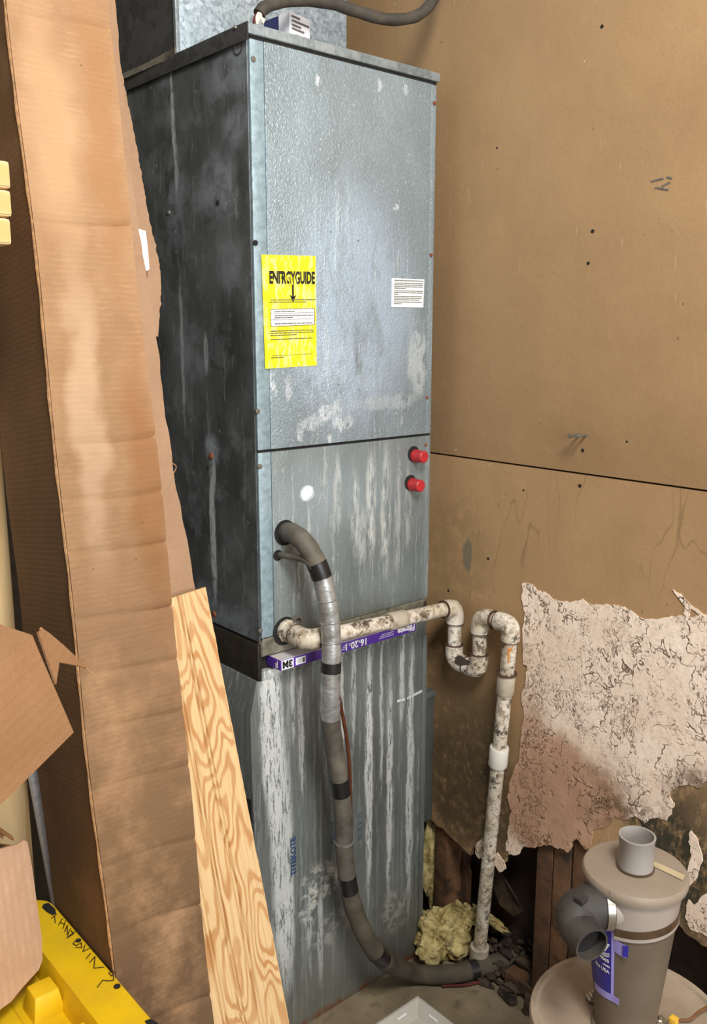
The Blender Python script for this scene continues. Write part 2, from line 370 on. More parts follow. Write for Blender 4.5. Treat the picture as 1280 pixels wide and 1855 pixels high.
# wall
def m_wall(lower):
    b = NB('tan_painted_board_lower' if lower else 'tan_painted_board'); p = b.pos; wp = b.warp(p, 10, .08)
    n1 = b.noise(p, 3.2, 6, .6)
    cc = b.mix(b.mr(n1, .3, .72), c(157, 125, 89), c(178, 144, 104))
    fn = b.noise(p, 260, 3)
    cc = b.mix(b.mul(b.mr(fn, .5, .75), .25), cc, c(120, 94, 66))
    scr = b.mul(b.mr(b.noise(b.scl(b.warp(p, 20, .02), (1, 130, 12)), 1, 4, .6), .66, .74), b.mr(b.noise(p, 5, 2), .5, .62))
    cc = b.mix(b.mul(scr, .55), cc, c(214, 196, 170))
    dot = b.mul(b.mr(b.vor(p, 26), .07, .04), b.mr(b.noise(p, 6, 3), .45, .55))
    cc = b.mix(b.mul(dot, .6), cc, c(92, 70, 46))
    dot2 = b.mr(b.vor(b.vm('ADD', p, (1, 5, 3)), 14), .022, .014)
    cc = b.mix(b.mul(dot2, .8), cc, c(236, 230, 216))
    h = b.ma('ADD', b.mul(fn, .25), b.noise(p, 22, 4))
    if lower:
        for (x, y, ry, rz, col, a, th) in ((830, 1010, 90, 200, c(132, 108, 72), .55, .35), (850, 1370, 150, 250, c(98, 80, 54), 1, .24), (840, 1440, 130, 190, c(80, 64, 44), .95, .34), (800, 1220, 60, 130, c(112, 90, 60), .7, .35), (920, 1500, 60, 120, c(78, 64, 46), .8, .35)):
            q = FX(x, y, WALLX, ry, rz)
            cc = b.mix(b.mul(b.blob(wp, q[0], q[1], .7), b.mr(b.noise(p, 26, 7, .7), th, th+.18), a), cc, col)
        for (x, y, ry, rz, a) in ((1215, 1560, 95, 150, 1), (1180, 1500, 60, 60, .9), (1240, 1440, 70, 60, .55), (1250, 1690, 70, 110, .6)):
            q = FX(x, y, WALLX, ry, rz)
            cc = b.mix(b.mul(b.blob(wp, q[0], q[1], .6), b.mr(b.noise(b.scl(p, (1, 1.4, .8)), 30, 7, .75), .34, .52), a), cc, c(58, 54, 42))
        q = FX(846, 1005, WALLX, 11, 38)
        cc = b.mix(b.mul(b.blob(b.warp(p, 40, .012), q[0], q[1], .35), .8), cc, c(102, 98, 82))
        # light mould fluff in the stained corner
        q = FX(850, 1370, WALLX, 110, 130)
        cc = b.mix(b.mul(b.blob(wp, q[0], q[1], .7), b.mr(b.noise(b.warp(p, 60, .03), 70, 6, .7), .54, .64), .6), cc, c(140, 122, 88))
        drip = b.mr(b.ma('ABSOLUTE', b.ma('SUBTRACT', b.noise(b.scl(b.warp(p, 9, .03), (1, 20, 5)), 1, 1), .5)), .0, .012, 1, 0)
        m = b.mul(drip, b.mr(b.noise(p, 4, 2), .48, .58), .5)
        cc = b.mix(m, cc, c(112, 88, 60))
    return b.out(cc, .72, 0, b.bump(h, .25, .003), .35)
MT['wallU'] = m_wall(False); MT['wallL'] = m_wall(True)
def m_peel():
    b = NB('peeled_plaster'); p = b.pos; wp = b.warp(b.warp(p, 14, .05), 60, .012)
    n1 = b.noise(p, 9, 6, .6)
    cc = b.mix(b.mr(n1, .3, .7), c(228, 204, 182), c(248, 230, 212))
    tanm = b.mx(b.blob(b.warp(p, 12, .08), *FX(1000, 1450, WALLX, 150, 150), .3), b.mul(b.blob(b.warp(p, 12, .08), *FX(960, 1350, WALLX, 60, 110), .6), .9))
    cc = b.mix(b.mul(tanm, .95), cc, b.mix(b.mr(n1, .35, .65), c(166, 126, 98), c(192, 152, 124)))
    ed = b.mx(b.mul(b.blob(wp, *FX(1150, 1480, WALLX, 90, 60), .7), .9), b.mul(b.blob(wp, *FX(1270, 1440, WALLX, 60, 60), .7), .8), b.mul(b.blob(wp, *FX(1105, 1440, WALLX, 60, 100), .8), .55))
    cc = b.mix(b.mul(ed, b.mr(b.noise(p, 45, 6, .7), .38, .56)), cc, c(104, 84, 62))
    def con(v, sc, wd, det=2): return b.mr(b.ma('ABSOLUTE', b.ma('SUBTRACT', b.noise(v, sc, det, .6), .5)), .0, wd, 1, 0)
    b1 = b.mr(b.noise(p, 9, 4, .65), .45, .53); b2 = b.mr(b.noise(b.vm('ADD', p, (2, 7, 1)), 10, 5, .7), .50, .56); b3 = b.mr(b.noise(b.vm('ADD', p, (9, 3, 4)), 9, 5, .7), .52, .57)
    ck = b.mx(b.mul(con(wp, 13, .014, 3), b1), b.mul(con(b.scl(wp, (1, 1.5, .7)), 38, .022, 3), b2), b.mul(con(b.vm('ADD', wp, (4, 4, 4)), 75, .035), b3, .8))
    spot = b.mul(b.mr(b.noise(b.warp(p, 70, .01), 90, 4, .7), .62, .67), b.mr(b.noise(p, 8, 4), .53, .60))
    ck = b.mx(ck, b.mul(spot, .8))
    cc = b.mix(b.mul(ck, .92), cc, c(88, 62, 42))
    cc = b.mix(b.mul(b.mr(b.noise(p, 130, 4, .7), .5, .68), .35), cc, c(150, 122, 100))
    h = b.ma('SUBTRACT', b.mul(b.noise(p, 40, 5), .6), ck)
    return b.out(cc, .85, 0, b.bump(h, .6, .004), .25)
MT['peel'] = m_peel()
def m_card(name, a, bb, stripes='Z', sscale=115, dirty=True, sh=.3):
    b = NB(name); p = b.obj
    n1 = b.noise(p, 5, 6, .6)
    cc = b.mix(b.mr(n1, .3, .7), a, bb)
    fib = b.noise(p, 330, 3, .6); cc = b.mix(b.mul(b.mr(fib, .5, .7), .25), cc, tuple(x*.62 for x in a[:3])+(1,))
    wv = b.mul(b.wave(b.warp(p, 6, .008), sscale/3, 2.0, 3, 4, stripes), b.mr(b.noise(b.scl(p, (60, 60, 200)), 1, 3), .4, .6, .35, 1))
    brk = b.noise(p, 26, 4, .6)
    cc = b.mix(b.mul(wv, b.mr(brk, .40, .66), sh), cc, tuple(min(1, x*1.45) for x in bb[:3])+(1,))
    if dirty:
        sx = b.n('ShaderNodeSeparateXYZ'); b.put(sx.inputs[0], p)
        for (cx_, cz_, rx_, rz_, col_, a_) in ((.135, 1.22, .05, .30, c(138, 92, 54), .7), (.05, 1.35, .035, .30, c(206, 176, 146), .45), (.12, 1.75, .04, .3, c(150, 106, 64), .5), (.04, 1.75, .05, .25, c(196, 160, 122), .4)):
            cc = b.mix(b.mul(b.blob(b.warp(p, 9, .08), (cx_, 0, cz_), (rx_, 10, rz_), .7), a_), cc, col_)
        dirt_shade = b.mr(sx.outputs[2], 1.45, .55)  # dirt towards the foot, deepened to paint in the light falloff
        cc = b.mix(b.mul(dirt_shade, b.mr(b.noise(p, 8, 6, .65), .28, .52), .9), cc, c(92, 70, 48))
        cc = b.mix(b.mul(b.mr(b.noise(b.vm('ADD', p, (4, 2, 1)), 20, 6, .7), .62, .72), dirt_shade, .6), cc, c(74, 56, 40))
    sp = b.mr(b.vor(p, 18), .03, .018); cc = b.mix(b.mul(sp, .8), cc, c(70, 46, 26))
    return b.out(cc, .8, 0, b.bump(b.ma('ADD', b.mul(wv, .5), b.mul(fib, .3)), .22, .002), .25)
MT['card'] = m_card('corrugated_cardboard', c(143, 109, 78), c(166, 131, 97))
MT['cardshade'] = m_card('shaded_cardboard_side', c(112, 82, 55), c(130, 97, 66))  # darker copy of the cardboard, shade painted in for the unlit panels
MT['cardtorn'] = m_card('weathered_cardboard', c(146, 116, 90), c(166, 134, 106), 'Z', 60, False, .1)
MT['cardmid'] = m_card('smooth_cardboard', c(148, 108, 74), c(168, 128, 92), 'Z', 60, False, .05)
MT['cardpink'] = m_card('pale_cardboard', c(184, 148, 120), c(202, 168, 140), 'X', 60, False, .35)
MT['cardedge'] = plain('raw_cardboard_edge', c(164, 124, 84), .9, 0, .35, 120, .3)
def m_ply():
    b = NB('plywood_face_grain'); p = b.obj
    big = b.noise(b.warp(b.scl(p, (12, 12, 3.2)), 2.2, .25, 2), 1, 1.5, .4)
    rings = b.ma('SINE', b.mul(big, 115)); rings = b.mr(rings, -1, 1)
    fine = b.noise(b.scl(p, (260, 260, 7)), 1, 4, .6)
    cc = b.mix(b.mul(b.mr(rings, .35, .95, 0, 1, True), b.mr(b.noise(p, 9, 3), .3, .6, .45, 1)), c(212, 180, 132), c(182, 132, 80))
    cc = b.mix(b.mul(b.mr(fine, .45, .7), .4), cc, c(150, 100, 54))
    return b.out(cc, .62, 0, b.bump(fine, .2, .0015), .4)
MT['ply'] = m_ply()
def m_pine(name, a, bb, d):
    b = NB(name); p = b.obj
    big = b.noise(b.scl(p, tuple(x*4 for x in d)), 1, 1.5, .4); r = b.mr(b.ma('SINE', b.mul(big, 55)), -1, 1)
    cc = b.mix(b.mul(b.mr(r, .5, 1), .7), a, bb); cc = b.mix(b.mul(b.noise(b.scl(p, tuple(x*25 for x in d)), 4, 3), .4), cc, tuple(x*.8 for x in bb[:3])+(1,))
    return b.out(cc, .6, 0, None, .4)
MT['pine'] = m_pine('pine_board', c(226, 198, 150), c(204, 164, 108), (3, 3, .25))
MT['pineend'] = m_pine('pine_end', c(228, 186, 128), c(206, 158, 96), (3, .2, 3))
MT['plyedge'] = plain('plywood_edge', c(206, 170, 118), .8, 0, .35, 90, .3, c(150, 104, 60), 60, .55)
MT['foamwhite'] = plain('white_foam', c(246, 246, 246), .7, 0, .03)
MT['strip'] = plain('white_trim', c(206, 206, 212), .6, 0, .15, 120)
def m_plastic(name, col, rough, dustcol, amt, sc=14):
    b = NB(name); p = b.pos
    n = b.noise(p, sc, 6, .62)
    return b.out(b.mix(b.mul(b.mr(n, .35, .7), amt), col, dustcol), b.mr(n, .35, .7, rough, min(1, rough+.3)), 0, b.bump(b.noise(p, 180, 2), .06, .001), .5)
MT['yellow'] = m_plastic('yellow_plastic', c(224, 186, 18), .38, c(176, 138, 18), .5)
MT['toteblack'] = m_plastic('black_plastic', c(24, 24, 26), .45, c(50, 48, 44), .4)
MT['hoseblack'] = m_plastic('black_foam_hose', c(46, 43, 40), .7, c(92, 82, 68), .7, 25)
MT['rubber'] = m_plastic('black_rubber', c(46, 44, 42), .55, c(84, 76, 66), .6, 20)
MT['bucketlid'] = m_plastic('dusty_bucket_lid', c(170, 152, 132), .6, c(132, 112, 90), .7, 10)
MT['cyclid'] = m_plastic('dusty_cyclone_lid', c(150, 136, 120), .55, c(128, 110, 92), .6, 12)
MT['cycwall'] = m_plastic('dusty_translucent_cone', c(98, 86, 72), .38, c(116, 102, 86), .6, 10)
MT['cyctop'] = m_plastic('clear_cone_band', c(164, 152, 142), .38, c(134, 122, 110), .6, 10)
MT['port'] = m_plastic('frosted_port', c(178, 172, 166), .4, c(160, 152, 144), .4)
MT['port'].node_tree.nodes['Principled BSDF'].inputs['Transmission Weight'].default_value = .25
MT['steel'] = plain('clamp_steel', c(176, 170, 160), .3, .9, .2, 60)
MT['brownramp'] = plain('brown_ramp_edge', c(78, 60, 44), .25, .1, .3, 60)
MT['tape'] = plain('tan_tape', c(186, 168, 134), .6, 0, .1)
MT['bluelab'] = plain('blue_label', c(44, 40, 142), .4, 0, .08)
MT['lilac'] = plain('lilac_label_edge', c(160, 152, 224), .45, 0, .05)
MT['brownwire'] = plain('brown_wire', c(120, 76, 34), .6, 0, .3)
MT['yellowtip'] = plain('yellow_connector', c(226, 180, 60), .5)
def m_pvc():
    b = NB('dirty_white_pvc'); p = b.pos
    n = b.noise(b.warp(p, 60, .02), 75, 7, .75)
    cc = b.mix(b.mr(b.noise(p, 12, 4), .35, .65), c(186, 174, 152), c(220, 212, 198))
    cc = b.mix(b.mul(b.mr(n, .47, .56), b.mr(b.noise(p, 14, 3), .38, .52), .8), cc, c(134, 110, 84))
    cc = b.mix(b.mul(b.mr(b.noise(b.vm('ADD', p, (5, 5, 5)), 42, 7, .78), .53, .58), b.mr(b.noise(b.vm('ADD', p, (7, 1, 2)), 11, 3), .38, .52), .9), cc, c(60, 48, 38))
    return b.out(cc, .45, 0, None, .5)
MT['pvc'] = m_pvc()
MT['pvcclean'] = plain('clean_white_pvc', c(214, 208, 198), .4, 0, .06)
MT['pvcold'] = plain('greyed_pvc', c(170, 158, 140), .55, 0, .18, 60, .1, c(96, 80, 62), 45, .56)
MT['pvcjoint'] = plain('dark_joint_cement', c(72, 50, 36), .7, 0, .35, 120)
MT['orange'] = plain('orange_primer', c(204, 120, 30), .5, 0, .15)
MT['sleeve'] = m_plastic('grey_brown_foam_sleeve', c(72, 67, 59), .5, c(108, 101, 89), .8, 22)
MT['sleevelow'] = m_plastic('dusty_floor_sleeve', c(60, 53, 43), .7, c(94, 84, 68), .8, 22)
def m_ducttape():
    b = NB('silver_duct_tape'); p = b.pos
    n = b.noise(b.scl(p, (1, 1, 1.6)), 30, 6, .65)
    cc = b.mix(b.mr(n, .35, .7), c(136, 136, 132), c(198, 200, 200))
    return b.out(cc, .34, .55, b.bump(b.noise(b.scl(b.warp(p, 20, .05), (1, 1, 2.5)), 45, 4), .3, .003), .6)
MT['silver'] = m_ducttape()
MT['blacktape'] = plain('black_tape', c(26, 25, 25), .4, 0, .3, 60)
MT['copper'] = plain('copper_line', c(112, 64, 40), .45, .6, .25, 60)
MT['redwire'] = plain('red_wire', c(92, 22, 22), .5)
MT['whitewire'] = plain('white_wire', c(226, 218, 196), .5, 0, .06)
def m_insul():
    b = NB('yellow_fibreglass'); p = b.pos; n = b.noise(b.warp(p, 30, .03), 42, 7, .7)
    cc = b.mix(b.mr(n, .35, .65), c(150, 128, 76), c(222, 206, 148))
    cc = b.mix(b.mul(b.mr(b.noise(p, 16, 5, .65), .54, .64), .7), cc, c(96, 88, 44))
    return b.out(cc, .95, 0, b.bump(b.noise(p, 150, 5, .7), .8, .006), .1)
MT['insul'] = m_insul()
MT['stud'] = plain('mouldy_stud_wood', c(92, 64, 42), .85, 0, .45, 14, .4, c(34, 28, 22), 12, .5)
MT['studlight'] = plain('brown_stud_wood', c(112, 80, 54), .85, 0, .4, 18, .4, c(44, 34, 24), 14, .48)
MT['sheath'] = plain('mouldy_sheathing', c(58, 44, 32), .9, 0, .5, 10, .5, c(24, 20, 16), 9, .48)
MT['debris'] = plain('dark_wet_debris', c(64, 50, 34), .8, 0, .5, 30, .5, c(26, 22, 18), 20, .5)
def m_floor():
    b = NB('stained_concrete'); p = b.pos; n = b.noise(p, 6, 7, .65)
    cc = b.mix(b.mr(n, .3, .7), c(104, 92, 72), c(142, 128, 104))
    cc = b.mix(b.mul(b.mr(b.noise(p, 22, 5, .7), .55, .68), .6), cc, c(78, 66, 48))
    cc = b.mix(b.mul(b.mr(b.vor(p, 30), .05, .03), .7), cc, c(60, 44, 28))
    return b.out(cc, .75, 0, b.bump(b.noise(p, 120, 4), .25, .003), .4)
MT['floor'] = m_floor()
MT['tray'] = m_plastic('translucent_white_tray', c(188, 184, 174), .3, c(160, 152, 138), .5)
MT['boxwhite'] = plain('white_carton', c(226, 224, 228), .55, 0, .04)
MT['boxnavy'] = plain('navy_carton', c(34, 38, 92), .5, 0, .08)

# ================================================================== SETTING
fl = G().box((-3.2, -5, -.06), (WALLX+.14, .95, 0))
o = part('floor', fl, MT['floor']); o['kind'] = 'structure'
o = part('wall_back', G().box((-3.2, .95, 0), (WALLX+.14, 1.05, 2.8)), plain('dim_back_wall', c(96, 80, 62), .85)); o['kind'] = 'structure'

wr = structure('wall_right', (WALLX, 0, 0), 'tan painted board wall with water damage and peeling paper')
YN, YF = -3.2, .92
def onw(px, py, dx=0): return at(px, py, X=WALLX+dx)
seam = onw(1000, 851).z
part('wall_panel', G().box((WALLX, YN, seam+.0018), (WALLX+.012, YF, 2.8)), MT['wallU'], wr, bevel=.001)
# lower board: torn bottom outline
torn = [(770,1476),(786,1490),(806,1506),(832,1530),(852,1550),(858,1533),(866,1540),(880,1555),(892,1562),(906,1572),(914,1556),(922,1545),(936,1546),(946,1532),(962,1533),(985,1528),(1000,1530),(1018,1536),(1028,1543),(1036,1523),(1044,1519),(1052,1530),(1066,1540),(1090,1560),(1120,1600),(1180,1640),(1224,1668),(1240,1690),(1262,1704),(1290,1722),(1330,1750)]
tw = [onw(*q) for q in torn]
tw = jag(tw, 3, .0035, 3, False)
z0 = tw[0]
outline = [Vector((WALLX, YF, .33)), Vector((WALLX, .2, .335))] + tw + [Vector((WALLX, -.95, .30)), Vector((WALLX, -1.1, .0)), Vector((WALLX, YN, 0)), Vector((WALLX, YN, seam-.0018)), Vector((WALLX, YF, seam-.0018))]
part('wall_panel', G().prism(outline, (.012, 0, 0)), MT['wallL'], wr, smooth=20)
part('panel_backing', G().box((WALLX+.0125, YN, seam-.03), (WALLX+.03, YF, seam+.03)), MT['dark'], wr)
# peeled plaster face, proud of the board with a ragged rim
pl = [(946,1056),(962,1058),(972,1070),(990,1076),(1004,1086),(1030,1092),(1052,1086),(1066,1093),(1092,1096),(1116,1096),(1140,1104),(1156,1118),(1190,1122),(1214,1116),(1246,1118),(1276,1116),(1330,1126),(1400,1140),(1400,1420),(1340,1408),(1300,1412),(1276,1416),(1262,1428),(1246,1418),(1226,1424),(1212,1440),(1220,1462),(1206,1488),(1186,1482),(1166,1492),(1150,1478),(1130,1486),(1112,1480),(1100,1496),(1072,1506),(1066,1538),(1052,1530),(1044,1519),(1036,1523),(1028,1545),(1018,1538),(1000,1532),(985,1530),(962,1535),(946,1536),(936,1549),(922,1548),(916,1538),(920,1500),(926,1470),(918,1444),(928,1400),(940,1372),(944,1330),(948,1290),(944,1262),(952,1230),(954,1208),(947,1204),(946,1150),(950,1110),(944,1080)]
pw = jag([onw(*q, -.0022) for q in pl], 4, .0028, 11)
def pdisp(q): return 0
part('peeled_paper', G().prism(pw, (.0022, 0, 0)), MT['peel'], wr, smooth=20, label='pale cracked plaster bared where the tan paint peeled off')
for k, (poly, sd) in enumerate((([(1217,1068),(1232,1076),(1246,1092),(1262,1104),(1284,1122),(1270,1118),(1250,1102),(1248,1122),(1238,1120),(1240,1098),(1230,1086)], 4),
        ([(1250,1505),(1262,1520),(1272,1560),(1262,1590),(1248,1606),(1244,1580),(1252,1550),(1246,1525)], 5),
        ([(1246,1630),(1256,1640),(1272,1622),(1300,1610),(1330,1660),(1330,1712),(1290,1704),(1270,1690),(1250,1684),(1240,1662)], 6),
        ([(860,1545),(862,1528),(872,1518),(880,1530),(878,1550),(868,1556)], 7), ([(884,1550),(900,1545),(912,1560),(916,1574),(904,1580),(894,1566)], 8))):
    part('paper_flake', G().prism(jag([onw(*q, -.002) for q in poly], 3, .002, sd), (.002, 0, 0)), MT['peel'], wr, smooth=20)
def cyl_on_wall(name, px, py, r, depth, mat, out=0):
    p = onw(px, py); g = G().lathe([(0, -.0005), (r, -.0005), (r, depth), (0, depth)], p, (-1, 0, 0), 10); return part(name, g, mat, wr)
for (x, y, r) in ((1090,48,.0032),(1073,419,.0036),(1065,477,.0032),(1055,816,.0036),(1050,880,.0036),(900,268,.002),(1135,800,.002),(948,888,.0022),(884,1012,.003),(812,1070,.003),(1049,1123,.003),(1048,1203,.0034)):
    cyl_on_wall('nail_hole', x, y, r, .0006, MT['dark'])
for (x, y) in ((1062,788),(1050,788)):  # two bolts standing out of the wall
    p = onw(x, y); g = G().lathe([(0,0),(.0024,0),(.0024,.03),(.0042,.03),(.0042,.034),(0,.034)], p, (-1, 0, 0), 10)
    part('wall_bolt', g, MT['screw'], wr)
g = G()
for (x, y, l, a) in ((1190,326,16,.1),(1206,334,10,.3),(1198,342,18,-.25),(1212,322,7,-.3)):
    p = onw(x, y, -.0004); d = Vector((0, -math.cos(a), math.sin(a)))*l*.0011
    g.ribbon([p-d*.6, p+d*.6], .003, (-1, 0, 0), .0005)
part('paint_scrape', g, MT['inkdirt'], wr)
# wall cavity: sheathing, studs, sole plate
part('sheathing_board', G().box((WALLX+.105, YN, 0), (WALLX+.125, YF, seam)), MT['sheath'], wr)
for i, (y0, y1, m) in enumerate(((-.016, .022, 'studlight'), (-.315, -.275, 'stud'), (-.36, -.318, 'studlight'), (-.41, -.365, 'stud'), (-.80, -.76, 'stud'))):
    part('stud', G().box((WALLX+.0135, y0, .04), (WALLX+.103, y1, seam-.04)), MT[m], wr, bevel=.002)
part('sole_plate', G().box((WALLX+.0135, YN, 0), (WALLX+.103, -.2, .038)), MT['stud'], wr, bevel=.002)

# ================================================================== RETURN PLENUM
pt = thing('return_plenum', 'tall grey sheet metal plenum box with white drip streaks standing on the floor', 'plenum', (.2, .26, 0))
def xl(z): return -.02 if z < .74 else -.02+.014*(z-.74)/.066
g = G(); zs = [0, .2, .4, .6, .74, .806]; n = len(zs); V = []
for z in zs: V += [(xl(z)+(.006*math.sin(z*7)), 0, z), (W-.001, 0, z), (W-.001, DEP, z), (xl(z), DEP, z)]
F = [(3,2,1,0), tuple(range((n-1)*4, n*4))]
for i in range(n-1):
    for k in range(4): F.append((i*4+k, i*4+(k+1)%4, (i+1)*4+(k+1)%4, (i+1)*4+k))
body = part('plenum_body', g.add(V, F), MT['plenum'], pt, bevel=.002)
part('side_sheet', G().hexa([(-.024,.006,.0),(-.0215,.006,0),(-.0215,DEP,0),(-.024,DEP,0),(-.024,.006,.735),(-.0215,.006,.735),(-.0215,DEP,.735),(-.024,DEP,.735)]), plain('blue_black_side_sheet', c(52, 58, 62), .5, .5, .2, 12), pt)
part('corner_seam', G().box((W-.012, -.003, .0), (W+.001, .004, .80)), MT['plenum'], pt, bevel=.001)
def frt(px, py): return at(px, py, Y=-.0012)
a, bq = frt(536, 1584), frt(533, 1500)
part('stamped_lettering', text_geo('TITEKOTE', .0185, a, (0,0,1), (-1,0,0), .0007, sx=1.02), MT['blueink'], pt)
part('stamped_lettering', text_geo('2 TEKOTE', .015, frt(608, 1538), (0,0,1), (-1,0,0), .0003), MT['faintblue'], pt)
part('stamped_lettering', text_geo('BLUE B  17', .014, frt(655, 1520), (0,0,1), (-1,0,0), .0003), MT['faintblue'], pt)
g = G().ribbon([frt(720, 1270), frt(735, 1266), frt(763, 1252)], .006, (0,-1,0), .0006); part('scraped_mark', g, plain('scrape_white', c(180,184,182), .7), pt)
sd = thing('side_duct', 'narrow dark grey metal duct squeezed between the plenum and the wall', 'duct', (.47, .16, .33))
q0 = at(778, 1250, Y=.02); z1, z2 = q0.z-.005, at(778, 1485, Y=.02).z
part('duct_body', G().box((W+.0005, .02, z2), (WALLX-.002, .3, z1)), plain('grey_duct_paint', c(88, 92, 92), .5, .5, .2, 12), sd, bevel=.002)
part('duct_flange', G().box((W+.003, .017, z1-.014), (WALLX-.001, .302, z1+.001)), plain('grey_flange', c(106, 110, 110), .5, .5, .2, 12), sd, bevel=.001)

# ================================================================== FILTER RACK
fr = thing('filter_rack', 'dirty metal filter rack with a dark brown side between air handler and plenum', 'filter rack', (.2, .26, .8065))
zr0 = at(460, 1230, X=-.003).z; 
part('rack_body', G().box((.004, .012, .8065), (W-.003, DEP, ZB-.001)), MT['dark'], fr)
part('side_plate', G().box((-.006, -.001, zr0), (.003, DEP, ZB-.004)), MT['darkband'], fr, bevel=.0015)
part('front_strip', G().box((.001, -.004, ZB-.026), (W-.004, .011, ZB+.003)), MT['gasket'], fr, bevel=.001)
part('corner_tab', G().box((.002, -.006, ZB-.024), (.030, -.0042, ZB+.009)), MT['gasket'], fr, bevel=.001)
part('lower_lip', G().box((.001, -.003, .807), (W-.004, .011, .824)), MT['plenum'], fr, bevel=.001)
part('slot_lip', G().box((.35, -.0035, .824), (W-.004, .011, ZB-.026)), MT['plenum'], fr, bevel=.001)

# ================================================================== AIR HANDLER
ah = thing('air_handler', 'tall galvanised air handler cabinet with yellow sticker and two red caps', 'air handler', (.2, .26, ZB))
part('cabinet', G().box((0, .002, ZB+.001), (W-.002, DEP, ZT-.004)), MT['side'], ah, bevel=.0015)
g = G(); g.box((.030, -.006, ZS+.002), (W-.016, .001, ZT-.022)); part('upper_panel', g, MT['upper'], ah, bevel=.0015)
part('lower_panel', G().box((.030, -.006, ZB+.004), (W-.016, .001, ZS-.003)), MT['lower'], ah, bevel=.0015)
part('corner_strip', G().box((.002, -.0045, ZS+.002), (.0295, .001, ZT-.022)), MT['edge'], ah, bevel=.001)
part('corner_strip', G().box((.002, -.0045, ZB+.010), (.0295, .001, ZS-.003)), MT['edge'], ah, bevel=.001)
part('corner_strip', G().box((W-.0155, -.0045, ZS+.002), (W-.001, .001, ZT-.022)), MT['upper'], ah, bevel=.001)
part('corner_strip', G().box((W-.0155, -.0045, ZB+.004), (W-.001, .001, ZS-.003)), MT['lower'], ah, bevel=.001)
part('seam_gap', G().box((.003, -.0015, ZS-.003), (W-.002, .001, ZS+.002)), MT['dark'], ah)
cap = part('top_cap', G().box((-.004, -.011, ZT-.017), (W+.003, DEP+.004, ZT)), MT['lidmetal'], ah, bevel=.003)
part('cap_gap', G().box((.001, -.005, ZT-.022), (W-.002, .001, ZT-.017)), MT['dark'], ah)
part('cap_side_lip', G().box((-.0062, -.011, ZT-.026), (-.0042, DEP, ZT+.001)), MT['ductshade'], ah, bevel=.0005)
def screwY(px, py, mat, y=-.0045, r=.0045):
    p = at(px, py, Y=y); part('screw', G().lathe([(0,.0035),(r*.55,.0035),(r*.6,.0028),(r,.0024),(r*1.1,0)], p, (0,-1,0), 10), mat, ah)
for (x, y) in ((458,107),(466,745),(470,845),(471,1142)): screwY(x, y, MT['screw'])
screwY(462, 440, MT['dark'])
for (x, y) in ((786,187),(780,462),(772,720),(770,806)): screwY(x, y, MT['rusty'], r=.0036)
def screwX(px, py, mat, r=.0042, d=.003):
    p = at(px, py, X=0); part('screw', G().lathe([(0,d),(r*.6,d),(r,d*.6),(r*1.1,0)], p, (-1,0,0), 10), mat, ah)
screwX(432, 51, MT['screw'], .004, .009); screwX(306, 385, MT['screw']); screwX(395, 367, MT['dark']); screwX(383, 826, MT['rusty'], .006, .004); screwX(388, 1112, MT['rusty'], .006); screwX(376, 848, MT['dark'], .003, .001)
p = at(431, 83, X=0); part('knockout', G().lathe([(.0145,0),(.0145,.0012),(.0125,.0012),(.0125,0)], p, (-1,0,0), 24), MT['ductshade'], ah)
# red caps
for (x, y) in ((754, 826), (748, 878)):
    p = at(x, y, Y=-.012)
    rc = part('red_cap', G().lathe([(0,.024),(.0105,.024),(.0125,.022),(.0128,.004),(.0138,.002),(.0138,-.004),(0,-.004)], p, (0,-1,0), 24), MT['red'], ah)
    p2 = Vector((p.x-.003, -.0062, p.z+.004)); part('cap_hole', G().lathe([(0,.0005),(.0165,.0005),(.0165,0)], p2, (0,-1,0), 24), MT['dark'], ah)
# yellow sticker
def fp(px, py, e=.0066): return at(px, py, Y=-e)
A, B, C_, D = fp(473, 461), fp(571, 464), fp(573, 662), fp(480, 668)
yl = part('energy_sticker', G().prism([D, C_, B, A], (0, -.0006, 0)), MT['yellowlab'], ah, label='worn yellow energy sticker with black lettering')
lo = -.0074
def lp(u, v, e=.0074):
    p = (A.lerp(B, u)).lerp(D.lerp(C_, u), v); return Vector((p.x, -e, p.z))
part('sticker_lettering', text_geo('ENERGYGUIDE', .0285, lp(.12, .245), lp(.93,.245)-lp(.12,.245), (0,0,1), .0014, sx=.535), MT['ink'], yl)
g = G(); a0 = lp(.555, .235); 
g.ribbon([a0, a0-Vector((0,0,.026))], .004, (0,-1,0)); g.prism([a0+Vector((-.0075,0,-.022)), a0+Vector((0,0,-.036)), a0+Vector((.0075,0,-.022)), a0+Vector((0,0,-.026))], (0,-.0004,0))
part('arrow', g, MT['ink'], yl)
wb = [lp(.13,.475), lp(.96,.472), lp(.96,.62), lp(.13,.625)]
part('white_box', G().prism(wb[::-1], (0,-.0003,0)), MT['white'], yl)
g = G(); fr_ = [lp(*q, .0079) for q in ((.13,.475),(.96,.472),(.96,.62),(.13,.625),(.13,.475))]; g.ribbon(fr_, .0009, (0,-1,0))
g.ribbon([lp(.13,.512,.0079), lp(.96,.509,.0079)], .0007, (0,-1,0)); g.ribbon([lp(.13,.568,.0079), lp(.96,.564,.0079)], .0007, (0,-1,0))
part('box_lines', g, MT['inkdirt'], yl)
def words(u0, u1, v, h, seed, e=.0076):
    rnd = random.Random(seed); g = G(); u = u0
    while u < u1:
        wd = rnd.uniform(.03, .11); e_ = min(u+wd, u1)
        g.ribbon([lp(u, v, e), lp(e_, v, e)], h, (0,-1,0), .0003); u = e_+.016
    return g
g = G()
